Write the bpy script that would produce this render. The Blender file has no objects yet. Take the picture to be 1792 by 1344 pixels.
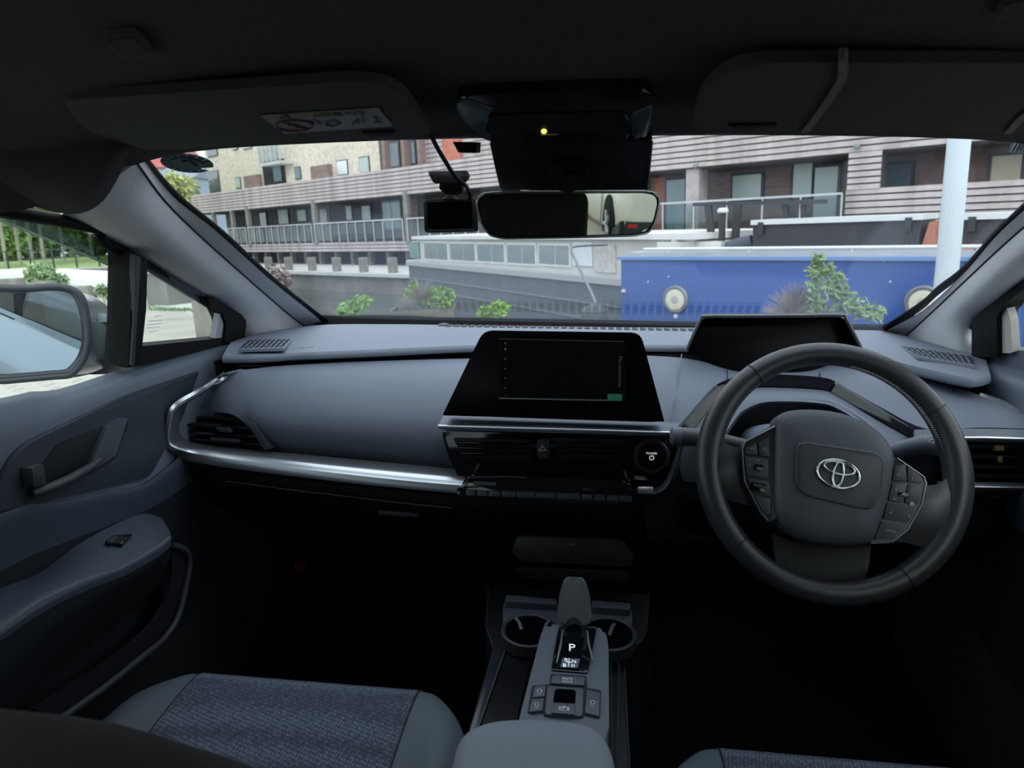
import bpy, bmesh, math, random
import numpy as np
from mathutils import Vector, Matrix

random.seed(7)
C = bpy.context.scene.collection
SC = bpy.context.scene

# ------------------------------------------------------------ camera
F, IW, IH = 1243.0, 1792, 1344
CAM = Vector((0.0, 0.0, 1.19))
PITCH, YAW = math.radians(13.0), math.radians(7.0)
cf = Vector((-math.sin(YAW)*math.cos(PITCH), math.cos(YAW)*math.cos(PITCH), -math.sin(PITCH)))
cr = Vector((math.cos(YAW), math.sin(YAW), 0))
cu = cr.cross(cf)
camd = bpy.data.cameras.new('camera')
camd.sensor_width = 36.0
camd.lens = 36.0*F/IW
camd.clip_start = 0.02
camd.clip_end = 500
cam = bpy.data.objects.new('camera', camd)
C.objects.link(cam)
cam.matrix_world = Matrix(((cr.x, cu.x, -cf.x, CAM.x), (cr.y, cu.y, -cf.y, CAM.y), (cr.z, cu.z, -cf.z, CAM.z), (0, 0, 0, 1)))
SC.camera = cam
camd.dof.use_dof = True
camd.dof.focus_distance = 1.15
camd.dof.aperture_fstop = 9.0

# the street outside stands upright in a frame tilted against the parked car
_dn = (cr*230 - cu*5500 + cf*1243).normalized()
EZ = -_dn
EY = (cf - EZ*cf.dot(EZ)).normalized()
EX = EY.cross(EZ)

# ------------------------------------------------------------ sky and exposure
wd = bpy.data.worlds.new('overcast_sky')
SC.world = wd
wd.use_nodes = True
wn = wd.node_tree.nodes
wl = wd.node_tree.links
bg = wn['Background']
tc = wn.new('ShaderNodeTexCoord')
nz = wn.new('ShaderNodeTexNoise'); nz.inputs['Scale'].default_value = 2.2; nz.inputs['Detail'].default_value = 4
rp = wn.new('ShaderNodeValToRGB')
rp.color_ramp.elements[0].position = 0.3; rp.color_ramp.elements[0].color = (0.74, 0.85, 1.0, 1)
rp.color_ramp.elements[1].position = 0.75; rp.color_ramp.elements[1].color = (0.96, 0.98, 1.0, 1)
wl.new(tc.outputs['Generated'], nz.inputs['Vector'])
wl.new(nz.outputs['Fac'], rp.inputs['Fac'])
wl.new(rp.outputs['Color'], bg.inputs['Color'])
bg.inputs['Strength'].default_value = 1.25
sund = bpy.data.lights.new('veiled_sun', 'SUN')
sund.energy = 0.9
sund.angle = math.radians(40)
sund.color = (1.0, 0.95, 0.88)
sun = bpy.data.objects.new('veiled_sun', sund)
C.objects.link(sun)
sun.rotation_euler = (math.radians(42), math.radians(14), 0)
sun.location = (0, -4, 12)
SC.view_settings.view_transform = 'Standard'
SC.view_settings.look = 'None'
SC.view_settings.exposure = 0.95
SC.view_settings.gamma = 1.0
SC.view_settings.use_curve_mapping = False
SC.cycles.max_bounces = 10
SC.cycles.diffuse_bounces = 4
SC.cycles.glossy_bounces = 4
SC.cycles.transparent_max_bounces = 16
SC.cycles.caustics_reflective = False
SC.cycles.caustics_refractive = False
SC.cycles.sample_clamp_indirect = 4.0

# ------------------------------------------------------------ where things are
def ray(px, py): return cf + cr*((px-896)/F) + cu*((672-py)/F)
def Y(px, py, y): d = ray(px, py); return CAM + d*(y/d.y)
def Z(px, py, z): d = ray(px, py); return CAM + d*((z-CAM.z)/d.z)
def X(px, py, x): d = ray(px, py); return CAM + d*(x/d.x)
def D(px, py, t): return CAM + ray(px, py)*t
def EP(x, y, z): return CAM + EX*x + EY*y + EZ*z          # street frame, height counted from eye level
def ED(px, py, y):                                          # a sighted point y metres out in the street frame
    d = ray(px, py); return CAM + d*(y/d.dot(EY))
def EH(px, py, z): d = ray(px, py); return CAM + d*(z/d.dot(EZ))
def eco(p): q = p-CAM; return (q.dot(EX), q.dot(EY), q.dot(EZ))

class Pl:
    """a real plane: point and normal (towards the cabin); at() drops a sighted point on it"""
    def __init__(s, p, n): s.p = Vector(p); s.n = Vector(n).normalized()
    def at(s, px, py, off=0.0):
        d = ray(px, py); p = s.p + s.n*off
        return CAM + d*((p-CAM).dot(s.n)/d.dot(s.n))

# ------------------------------------------------------------ materials
MATS = {}
def mat(name, col, rough=0.5, metal=0.0, spec=0.5, var=0.0, vscale=30.0, bump=0.0, bscale=400.0, coat=0.0, emit=None, estr=1.0, col2=None):
    if name in MATS: return MATS[name]
    m = bpy.data.materials.new(name); m.use_nodes = True
    n = m.node_tree.nodes; l = m.node_tree.links
    b = n['Principled BSDF']
    b.inputs['Base Color'].default_value = (*col, 1)
    b.inputs['Roughness'].default_value = rough
    b.inputs['Metallic'].default_value = metal
    b.inputs['Specular IOR Level'].default_value = spec
    b.inputs['Coat Weight'].default_value = coat
    if emit:
        b.inputs['Emission Color'].default_value = (*emit, 1); b.inputs['Emission Strength'].default_value = estr
    if var or bump:
        t = n.new('ShaderNodeTexCoord')
    if var:
        z = n.new('ShaderNodeTexNoise'); z.inputs['Scale'].default_value = vscale; z.inputs['Detail'].default_value = 5
        l.new(t.outputs['Object'], z.inputs['Vector'])
        r = n.new('ShaderNodeValToRGB')
        c2 = col2 or tuple(c*(1+var) for c in col)
        c1 = col if col2 else tuple(c*(1-var) for c in col)
        r.color_ramp.elements[0].position = 0.32; r.color_ramp.elements[0].color = (*c1, 1)
        r.color_ramp.elements[1].position = 0.68; r.color_ramp.elements[1].color = (*c2, 1)
        l.new(z.outputs['Fac'], r.inputs['Fac']); l.new(r.outputs['Color'], b.inputs['Base Color'])
    if bump:
        z2 = n.new('ShaderNodeTexNoise'); z2.inputs['Scale'].default_value = bscale; z2.inputs['Detail'].default_value = 3
        l.new(t.outputs['Object'], z2.inputs['Vector'])
        bp = n.new('ShaderNodeBump'); bp.inputs['Strength'].default_value = bump; bp.inputs['Distance'].default_value = 0.001
        l.new(z2.outputs['Fac'], bp.inputs['Height']); l.new(bp.outputs['Normal'], b.inputs['Normal'])
    MATS[name] = m
    return m

def glass(name, tint=(1, 1, 1), refl=1.0, rough=0.0):
    if name in MATS: return MATS[name]
    m = bpy.data.materials.new(name); m.use_nodes = True
    n = m.node_tree.nodes; l = m.node_tree.links
    n.remove(n['Principled BSDF'])
    tr = n.new('ShaderNodeBsdfTransparent'); tr.inputs['Color'].default_value = (*tint, 1)
    gl = n.new('ShaderNodeBsdfGlossy'); gl.inputs['Roughness'].default_value = rough
    lw = n.new('ShaderNodeLayerWeight'); lw.inputs['Blend'].default_value = 0.5
    pw = n.new('ShaderNodeMath'); pw.operation = 'POWER'; pw.inputs[1].default_value = 4.0
    ml = n.new('ShaderNodeMath'); ml.operation = 'MULTIPLY_ADD'; ml.inputs[1].default_value = 0.55*refl; ml.inputs[2].default_value = 0.022*refl
    l.new(lw.outputs['Facing'], pw.inputs[0]); l.new(pw.outputs[0], ml.inputs[0])
    mx = n.new('ShaderNodeMixShader')
    l.new(ml.outputs[0], mx.inputs[0])
    l.new(tr.outputs[0], mx.inputs[1]); l.new(gl.outputs[0], mx.inputs[2])
    l.new(mx.outputs[0], n['Material Output'].inputs['Surface'])
    MATS[name] = m
    return m

def weave(name, c1, c2, scale=260.0):
    if name in MATS: return MATS[name]
    m = mat(name, c1, 0.95, spec=0.1)
    n = m.node_tree.nodes; l = m.node_tree.links; b = n['Principled BSDF']
    t = n.new('ShaderNodeTexCoord')
    mp = n.new('ShaderNodeMapping'); mp.inputs['Scale'].default_value = (1.0, 0.75, 0.75); mp.inputs['Rotation'].default_value = (0, 0, 0.25)
    v = n.new('ShaderNodeTexVoronoi'); v.inputs['Scale'].default_value = scale; v.inputs['Randomness'].default_value = 0.3
    r = n.new('ShaderNodeValToRGB')
    r.color_ramp.elements[0].position = 0.12; r.color_ramp.elements[0].color = (*c2, 1)
    r.color_ramp.elements[1].position = 0.62; r.color_ramp.elements[1].color = (*c1, 1)
    bp = n.new('ShaderNodeBump'); bp.inputs['Strength'].default_value = 0.5; bp.inputs['Distance'].default_value = 0.002; bp.invert = True
    l.new(t.outputs['Object'], mp.inputs['Vector']); l.new(mp.outputs['Vector'], v.inputs['Vector'])
    l.new(v.outputs['Distance'], r.inputs['Fac']); l.new(r.outputs['Color'], b.inputs['Base Color'])
    l.new(v.outputs['Distance'], bp.inputs['Height']); l.new(bp.outputs['Normal'], b.inputs['Normal'])
    return m

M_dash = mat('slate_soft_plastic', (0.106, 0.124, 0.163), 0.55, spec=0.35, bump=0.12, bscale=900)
M_pad = mat('grained_dash_pad', (0.142, 0.162, 0.208), 0.6, spec=0.35, bump=0.25, bscale=700)
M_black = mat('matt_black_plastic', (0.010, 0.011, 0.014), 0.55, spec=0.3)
M_char = mat('charcoal_plastic', (0.030, 0.033, 0.040), 0.5, spec=0.4, bump=0.1, bscale=900)
M_gloss = mat('gloss_black', (0.006, 0.006, 0.008), 0.08, spec=0.5)
M_screen = mat('screen_black', (0.0012, 0.0012, 0.0015), 0.3, spec=0.08)
M_silver = mat('satin_silver', (0.55, 0.58, 0.62), 0.28, metal=0.9)
M_chrome = mat('chrome', (0.85, 0.86, 0.87), 0.12, metal=1.0)
M_leather = mat('black_leather', (0.026, 0.027, 0.031), 0.38, spec=0.5, bump=0.25, bscale=500)
M_hub = mat('airbag_plastic', (0.072, 0.078, 0.092), 0.5, spec=0.4, bump=0.15, bscale=900)
M_lining = mat('headliner_cloth', (0.085, 0.083, 0.084), 0.95, spec=0.05, var=0.12, vscale=300, bump=0.3, bscale=600)
M_visor = mat('visor_vinyl', (0.085, 0.087, 0.095), 0.85, spec=0.1, bump=0.2, bscale=600)
M_pillar = mat('pillar_grey_cloth', (0.70, 0.705, 0.715), 0.85, spec=0.15, var=0.05, vscale=250, bump=0.2, bscale=500)
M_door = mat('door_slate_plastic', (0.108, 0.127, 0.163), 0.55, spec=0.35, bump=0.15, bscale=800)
M_carpet = mat('black_carpet', (0.006, 0.006, 0.007), 1.0, spec=0.0, bump=0.5, bscale=300)
M_rubber = mat('black_rubber', (0.005, 0.005, 0.006), 0.7, spec=0.2)
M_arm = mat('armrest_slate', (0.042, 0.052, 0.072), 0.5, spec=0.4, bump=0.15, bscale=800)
M_lowd = mat('door_card_shade_black', (0.012, 0.014, 0.019), 0.6, spec=0.25)  # near-black colour paints the shade low on the door and under its armrest
M_cons = mat('console_slate', (0.100, 0.117, 0.145), 0.5, spec=0.35, bump=0.15, bscale=900)
M_vinyl = mat('slate_vinyl', (0.075, 0.092, 0.11), 0.55, spec=0.3, bump=0.2, bscale=500)
M_fabric = weave('woven_seat_fabric', (0.055, 0.063, 0.088), (0.150, 0.170, 0.215), 230)
M_white = mat('white_print', (0.75, 0.76, 0.78), 0.6)
M_grey = mat('grey_print', (0.30, 0.31, 0.33), 0.6)
M_dim = mat('dim_print', (0.09, 0.095, 0.105), 0.6)
M_mirror = mat('mirror_silvering', (0.82, 0.84, 0.82), 0.0, metal=1.0)
M_frit = mat('black_frit', (0.004, 0.004, 0.005), 0.4, spec=0.2)
G_wind = glass('windscreen_glass', (0.93, 0.965, 0.97), 1.0)
G_side = glass('side_glass', (0.90, 0.95, 0.93), 1.0)

# ------------------------------------------------------------ object helpers
def root(name, loc, label=None, cat=None, group=None, kind=None):
    o = bpy.data.objects.new(name, None); C.objects.link(o)
    o.location = loc; o.empty_display_size = 0.05
    tag(o, label, cat, group, kind)
    return o
def tag(o, label=None, cat=None, group=None, kind=None):
    if label: o['label'] = label
    if cat: o['category'] = cat
    if group: o['group'] = group
    if kind: o['kind'] = kind
    return o
def wpos(o):
    p = Vector((0, 0, 0))
    while o: p += o.location; o = o.parent
    return p
def mk(name, verts, faces, material, parent=None, angle=35, smooth=True, label=None, cat=None, group=None, kind=None):
    vs = [Vector(v) for v in verts]
    lo = Vector([min(v[i] for v in vs) for i in range(3)]); hi = Vector([max(v[i] for v in vs) for i in range(3)])
    base = Vector(((lo.x+hi.x)/2, (lo.y+hi.y)/2, lo.z))
    me = bpy.data.meshes.new(name)
    me.from_pydata([v-base for v in vs], [], faces)
    bm = bmesh.new(); bm.from_mesh(me)
    bmesh.ops.recalc_face_normals(bm, faces=bm.faces)
    bm.to_mesh(me); bm.free()
    if smooth:
        me.polygons.foreach_set('use_smooth', [True]*len(me.polygons))
        me.set_sharp_from_angle(angle=math.radians(angle))
    me.materials.append(material)
    o = bpy.data.objects.new(name, me); C.objects.link(o)
    if parent is not None:
        o.parent = parent; o.location = base - wpos(parent)
    else: o.location = base
    return tag(o, label, cat, group, kind)
def empty_part(name, loc, parent):
    o = bpy.data.objects.new(name, None); C.objects.link(o); o.parent = parent; o.location = Vector(loc)-wpos(parent); o.empty_display_size = 0.02
    return o

def bez(pts, r, closed=True, k=4):
    """round the corners of a pixel outline"""
    out = []; n = len(pts)
    for i, p in enumerate(pts):
        rr = r[i] if isinstance(r, (list, tuple)) else r
        if (not closed and i in (0, n-1)) or rr <= 0: out.append(p); continue
        a = pts[i-1]; b = pts[(i+1) % n]
        la = math.dist(a, p); lb = math.dist(b, p)
        ta = min(rr, la*0.48)/max(la, 1e-9); tb = min(rr, lb*0.48)/max(lb, 1e-9)
        A = [p[j]+(a[j]-p[j])*ta for j in range(len(p))]; B = [p[j]+(b[j]-p[j])*tb for j in range(len(p))]
        for q in range(k+1):
            t = q/k
            out.append(tuple((1-t)**2*A[j]+2*t*(1-t)*p[j]+t*t*B[j] for j in range(len(p))))
    return out

def extr(pts, vec, bevel=0.0, seg=2):
    """closed solid from a 3D outline pushed along vec; returns verts, faces; front (at pts) rim bevelled"""
    n = len(pts); vec = Vector(vec)
    bm = bmesh.new()
    a = [bm.verts.new(p) for p in pts]; b = [bm.verts.new(Vector(p)+vec) for p in pts]
    f = bm.faces.new(a); bm.faces.new(b[::-1])
    for i in range(n): bm.faces.new((a[i], b[i], b[(i+1) % n], a[(i+1) % n]))
    if bevel > 0:
        bmesh.ops.bevel(bm, geom=[e for e in f.edges], offset=bevel, segments=seg, affect='EDGES', profile=0.6, clamp_overlap=True)
    bm.verts.index_update()
    V = [v.co.copy() for v in bm.verts]; Fc = [[v.index for v in q.verts] for q in bm.faces]
    bm.free()
    return V, Fc

def plate(name, pl, pix, off, th, material, parent=None, bevel=0.0, rnd=0, seg=2, **kw):
    """solid with its face on plane pl at height off, th deep behind that"""
    if rnd: pix = bez(pix, rnd)
    pts = [pl.at(x, y, off) for x, y in pix]
    V, Fc = extr(pts, pl.n*(-th), bevel, seg)
    return mk(name, V, Fc, material, parent, **kw)

def box_vf(c, s, ax=None, bevel=0.0, seg=2):
    c = Vector(c); ax = ax or (Vector((1, 0, 0)), Vector((0, 1, 0)), Vector((0, 0, 1)))
    bm = bmesh.new()
    bmesh.ops.create_cube(bm, size=1.0)
    for v in bm.verts: v.co = Vector((v.co.x*s[0], v.co.y*s[1], v.co.z*s[2]))
    if bevel: bmesh.ops.bevel(bm, geom=bm.edges[:], offset=bevel, segments=seg, affect='EDGES', profile=0.5, clamp_overlap=True)
    bm.verts.index_update()
    V = [c+ax[0]*v.co.x+ax[1]*v.co.y+ax[2]*v.co.z for v in bm.verts]; Fc = [[v.index for v in q.verts] for q in bm.faces]
    bm.free()
    return V, Fc
def box(name, c, s, material, parent=None, ax=None, bevel=0.0, seg=2, **kw):
    V, Fc = box_vf(c, s, ax, bevel, seg); return mk(name, V, Fc, material, parent, **kw)

def cat(a, b, c, d, t):
    return 0.5*((2*b)+(-a+c)*t+(2*a-5*b+4*c-d)*t*t+(-a+3*b-3*c+d)*t**3)
def crom(pts, k, closed=False):
    pts = [np.array(p, float) for p in pts]; n = len(pts); out = []
    if k <= 1: return pts
    m = n if closed else n-1
    for i in range(m):
        if closed: a, b, c, d = pts[i-1], pts[i], pts[(i+1) % n], pts[(i+2) % n]
        else:
            b, c = pts[i], pts[i+1]
            a = pts[i-1] if i else 2*b-c
            d = pts[i+2] if i+2 < n else 2*c-b
        for q in range(k): out.append(cat(a, b, c, d, q/k))
    if not closed: out.append(pts[-1])
    return out

def surf_vf(rows, th=0.006, su=4, sv=3, away=True, lin=False, dirv=None):
    """smooth sheet through rows of points, given real thickness away from the camera"""
    g = [crom(r, 1 if lin else su) for r in rows]
    colz = [crom([g[i][j] for i in range(len(g))], sv) for j in range(len(g[0]))]
    nr, nc = len(colz[0]), len(colz)
    P = np.array([[colz[j][i] for j in range(nc)] for i in range(nr)])
    du = np.gradient(P, axis=1); dv = np.gradient(P, axis=0)
    N = np.cross(du, dv); N /= (np.linalg.norm(N, axis=2, keepdims=True)+1e-12)
    view = P-np.array(CAM)
    s = 1.0 if (np.sum(N*view) > 0) == away else -1.0
    if dirv is not None: s = 1.0 if np.sum(N*np.array(dirv, float)) > 0 else -1.0
    Q = P+N*s*th
    V = [Vector(p) for p in P.reshape(-1, 3)]+[Vector(p) for p in Q.reshape(-1, 3)]
    o = nr*nc; Fc = []
    for i in range(nr-1):
        for j in range(nc-1):
            a = i*nc+j; Fc.append((a, a+1, a+nc+1, a+nc)); Fc.append((o+a, o+a+nc, o+a+nc+1, o+a+1))
    for j in range(nc-1):
        Fc.append((j, j+o, j+o+1, j+1)); b = (nr-1)*nc+j; Fc.append((b, b+1, b+1+o, b+o))
    for i in range(nr-1):
        a = i*nc; Fc.append((a, a+nc, a+nc+o, a+o)); b = a+nc-1; Fc.append((b, b+o, b+nc+o, b+nc))
    return V, Fc
def surf(name, rows, material, parent=None, th=0.006, su=4, sv=3, away=True, lin=False, angle=40, dirv=None, **kw):
    V, Fc = surf_vf(rows, th, su, sv, away, lin, dirv); return mk(name, V, Fc, material, parent, angle=angle, **kw)

def tube_vf(path, r, n=10, closed=False, caps=True, flat=1.0, up=None):
    P = [Vector(p) for p in path]; m = len(P); V = []; Fc = []
    prev = None
    for i, p in enumerate(P):
        if closed: t = (P[(i+1) % m]-P[i-1])
        else: t = P[min(i+1, m-1)]-P[max(i-1, 0)]
        t = t.normalized()
        if up is not None: a = Vector(up)
        elif prev is None: a = Vector((0, 0, 1)) if abs(t.z) < 0.9 else Vector((1, 0, 0))
        else: a = prev
        b = (a-t*a.dot(t)).normalized(); prev = b; c = t.cross(b)
        ri = r[i] if isinstance(r, (list, tuple)) else r
        for k in range(n):
            th = 2*math.pi*k/n
            V.append(p+b*(math.cos(th)*ri*flat)+c*(math.sin(th)*ri))
    for i in range(m if closed else m-1):
        j = (i+1) % m
        for k in range(n):
            k2 = (k+1) % n; Fc.append((i*n+k, i*n+k2, j*n+k2, j*n+k))
    if not closed and caps: Fc.append(tuple(range(n))[::-1]); Fc.append(tuple((m-1)*n+k for k in range(n)))
    return V, Fc
def tube(name, path, r, material, parent=None, n=10, closed=False, sub=1, flat=1.0, up=None, **kw):
    if sub > 1: path = crom(path, sub, closed)
    V, Fc = tube_vf(path, r, n, closed, True, flat, up); return mk(name, V, Fc, material, parent, angle=50, **kw)

def join(parts):
    V = []; Fc = []
    for v, f in parts:
        o = len(V); V += list(v); Fc += [tuple(i+o for i in q) for q in f]
    return V, Fc

def lathe_vf(c, axis, prof, n=24, ref=None):
    """prof: list of (radius, height along axis)"""
    axis = Vector(axis).normalized(); a = Vector(ref) if ref else (Vector((1, 0, 0)) if abs(axis.x) < 0.8 else Vector((0, 1, 0)))
    a = (a-axis*a.dot(axis)).normalized(); b = axis.cross(a); c = Vector(c)
    V = []; Fc = []
    for r, h in prof:
        for k in range(n):
            t = 2*math.pi*k/n; V.append(c+axis*h+a*(r*math.cos(t))+b*(r*math.sin(t)))
    for i in range(len(prof)-1):
        for k in range(n): k2 = (k+1) % n; Fc.append((i*n+k, i*n+k2, (i+1)*n+k2, (i+1)*n+k))
    Fc.append(tuple(range(n))[::-1]); Fc.append(tuple((len(prof)-1)*n+k for k in range(n)))
    return V, Fc
def lathe(name, c, axis, prof, material, parent=None, n=24, **kw):
    V, Fc = lathe_vf(c, axis, prof, n); return mk(name, V, Fc, material, parent, **kw)

def dome(name, pl, outline, prof, material, parent=None, angle=60, ref=0.0, **kw):
    """soft cushion over a sighted outline; prof: (share of the outline, height above pl)"""
    P = [pl.at(x, y, ref) for x, y in outline]; c = sum(P, Vector())/len(P); V = []; Fc = []; n = len(P)
    for s, o in prof: V += [c+(p-c)*s+pl.n*(o-ref) for p in P]
    for i in range(len(prof)-1):
        for k in range(n): k2 = (k+1) % n; Fc.append((i*n+k, i*n+k2, (i+1)*n+k2, (i+1)*n+k))
    Fc.append(tuple(range(n))); Fc.append(tuple((len(prof)-1)*n+k for k in range(n)))
    return mk(name, V, Fc, material, parent, angle=angle, **kw)

def text_vf(s, A, B, n, depth=0.0004, hscale=1.0):
    """letters standing from A to B (baseline) on a surface of normal n"""
    cu_ = bpy.data.curves.new('lettering', 'FONT'); cu_.body = s; cu_.extrude = 0.01; cu_.resolution_u = 2
    to = bpy.data.objects.new('lettering', cu_)
    me = bpy.data.meshes.new_from_object(to)
    vs = [v.co.copy() for v in me.vertices]; fs = [tuple(p.vertices) for p in me.polygons]
    bpy.data.objects.remove(to); bpy.data.curves.remove(cu_); bpy.data.meshes.remove(me)
    x0 = min(v.x for v in vs); x1 = max(v.x for v in vs)
    A = Vector(A); B = Vector(B); n = Vector(n).normalized(); r = (B-A); k = r.length/(x1-x0); r.normalize(); u = n.cross(r)
    return [A+r*((v.x-x0)*k)+u*(v.y*k*hscale)+n*((v.z/0.01+1)*0.5*depth) for v in vs], fs
def text(name, s, A, B, n, material, parent=None, **kw):
    hs = kw.pop('hscale', 1.0)
    V, Fc = text_vf(s, A, B, n, hscale=hs); return mk(name, V, Fc, material, parent, smooth=False, **kw)
def ptext(name, s, pl, a, b, off, material, parent=None, **kw):
    return text(name, s, pl.at(*a, off), pl.at(*b, off), pl.n, material, parent, **kw)
# ============================================================ CAR SHELL
XC = -0.036
def mir(p): return Vector((2*XC-p[0], p[1], p[2]))
def dep(p): return (Vector(p)-CAM).dot(cf)
WSP = Pl((0, 0.85, 1.29), (0, -0.40, -0.916))

# headliner
ys = [-1.9, -1.2, -0.4, 0.2, 0.45, 0.62, 0.76, 0.87]
zs = [1.24, 1.31, 1.335, 1.335, 1.328, 1.316, 1.302, 1.284]
hw = [0.58, 0.63, 0.66, 0.665, 0.665, 0.66, 0.652, 0.62]
fr_ = [-1, -0.95, -0.86, -0.7, -0.35, 0, 0.35, 0.7, 0.86, 0.95, 1]
dr_ = [0.105, 0.075, 0.04, 0.015, 0.002, 0, 0.002, 0.015, 0.04, 0.075, 0.105]
rows = []
for y, z, h in zip(ys, zs, hw):
    k = 1.0 if y < 0.8 else 0.55
    rows.append([(XC+f*h, y, z-d*k) for f, d in zip(fr_, dr_)])
ceiling = surf('ceiling', rows, M_lining, th=0.03, su=3, sv=4, kind='structure', label='dark grey cloth headliner above the front seats')

tB = [(-40, 312), (40, 352), (95, 371), (143, 373), (181, 351), (210, 305), (226, 268)]
tM = [(-40, 292), (30, 318), (85, 332), (130, 332), (166, 315), (198, 280), (222, 255)]
tT = [(-40, 250), (20, 232), (80, 222), (130, 216), (172, 214), (205, 218), (226, 235)]
surf('corner_lining', [[X(*p, x) for p, x in zip(tT, (-0.615, -0.60, -0.585, -0.57, -0.555, -0.545, -0.54))], [X(*p, x) for p, x in zip(tM, (-0.645, -0.64, -0.62, -0.595, -0.57, -0.545, -0.535))], [X(*p, x) for p, x in zip(tB, (-0.675, -0.683, -0.675, -0.645, -0.605, -0.565, -0.54))]], M_lining, ceiling, th=0.006, su=4, sv=5)
# windscreen
wl_ = [(246, 258), (249, 268), (313, 343), (390, 406), (478, 487), (548, 543), (574, 563)]
wr_ = [(1890, 262), (1792, 358), (1740, 408), (1684, 470), (1640, 503), (1610, 530), (1544, 574)]
def ws(px, py, o=0.0): return WSP.at(px, py, o)
top_z = 1.283
ptsL = [ws(*p) for p in wl_]; ptsR = [ws(*p) for p in wr_]
base_y = 1.62
outline = [Vector((-0.62, 0.86, 1.2856)), ] + [p for p in ptsL[1:]] + [ws(900, 571), ] + [p for p in ptsR[::-1][:-1]] + [Vector((0.55, 0.86, 1.2856))]
gl = []
for i in range(13):                                                # a gently bowed sheet
    row = []
    for j in range(17):
        u = -1+2*j/16; v = i/12
        y = 0.80+v*0.90; x = XC+u*(0.60+0.08*v)
        z = 1.29-0.44*(y-0.85)
        row.append((x, y-0.0*u*u, z))
    gl.append(row)
V, Fc = surf_vf(gl, 0.004, 1, 1)
window_1 = mk('window_1', V, Fc, G_wind, kind='structure', label='raked windscreen glass across the front of the car')
# frit border of the windscreen
def strip(a, b): return [a, b]
lE = [(200, 210), (240, 268), (302, 343), (379, 406), (469, 487), (538, 543), (562, 568)]
lG = [(209, 205), (250, 268), (314, 343), (391, 406), (479, 487), (549, 543), (576, 563)]
surf('frit_border', [[ws(*p, 0.004) for p in lE], [ws(*p, 0.004) for p in lG]], M_frit, window_1, th=0.003, su=5, sv=1)
rE = [(1870, 300), (1792, 371), (1740, 420), (1684, 483), (1640, 518), (1610, 545), (1552, 582)]
rG = [(1860, 290), (1792, 358), (1740, 408), (1684, 470), (1640, 504), (1610, 531), (1544, 574)]
surf('frit_border', [[ws(*p, 0.004) for p in rE], [ws(*p, 0.004) for p in rG]], M_frit, window_1, th=0.003, su=5, sv=1)

# ---- windscreen pillars
def pillar(name, R0, R1, R4, xs, label):
    a = [ws(*p, 0.006) for p in R0]; b = [ws(*p, 0.016) for p in R1]; e = [X(*p, x) for p, x in zip(R4, xs)]
    r2 = []; r3 = []; r2b = []; r1 = []
    for i in range(len(R1)):
        d1, d4 = dep(b[i]), dep(e[i])
        q = lambda k, bul: D(R1[i][0]*(1-k)+R4[i][0]*k, R1[i][1]*(1-k)+R4[i][1]*k, d1*(1-k)+d4*k-bul)
        r1.append(q(-0.04, -0.012)); r2b.append(q(0.015, 0.002)); r2.append(q(0.40, 0.035)); r3.append(q(0.75, 0.032))
    o = surf(name, [r1, r2b, r2, r3, e], M_pillar, th=0.012, su=4, sv=6, kind='structure', label=label)
    surf('edge_moulding', [a, b], M_pillar, o, th=0.006, su=5, sv=1)
    tube('seam', [p.lerp(q_, 0.5) for p, q_ in zip(b, r2b)], 0.0016, M_black, o, n=6, sub=4)
    return o, e
R0 = [(236, 262), (302, 343), (379, 406), (469, 487), (538, 543), (566, 567)]
R1 = [(240, 284), (290, 352), (352, 414), (430, 484), (500, 545), (536, 573)]
R4 = [(105, 378), (175, 414), (238, 448), (310, 493), (385, 540), (425, 592)]
trim_1, eL = pillar('trim_1', R0, R1, R4, [-0.70, -0.71, -0.722, -0.735, -0.748, -0.755], 'grey windscreen pillar on the passenger side')
R0r = [(1905, 265), (1850, 315), (1792, 368), (1740, 417), (1684, 481), (1615, 543), (1552, 580)]
R1r = [(1915, 295), (1856, 342), (1800, 390), (1752, 432), (1690, 490), (1632, 545), (1580, 592)]
R4r = [(2010, 365), (1930, 412), (1850, 462), (1792, 500), (1745, 535), (1708, 566), (1703, 622)]
trim_2, eR = pillar('trim_2', R0r, R1r, R4r, [0.615, 0.625, 0.638, 0.65, 0.66, 0.672, 0.68], 'pale grey windscreen pillar beside the steering wheel')

# ---- window frames (black rubber channels)
fl = [Vector((-0.685, -0.9, 1.225)), Vector((-0.69, 0.2, 1.245))]+[p+Vector((0.002, 0, -0.006)) for p in eL[:-1]]
trim_3 = tube('trim_3', fl, 0.0085, M_rubber, n=8, sub=4, kind='structure', label='black rubber window channel above the passenger window')
frr = [Vector((0.613, -0.9, 1.225)), Vector((0.618, 0.2, 1.245))]+[p+Vector((-0.002, 0, -0.006)) for p in eR[:-1]]
trim_4 = tube('trim_4', frr, 0.0085, M_rubber, n=8, sub=4, kind='structure', label='black rubber window channel above the driver window')
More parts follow.
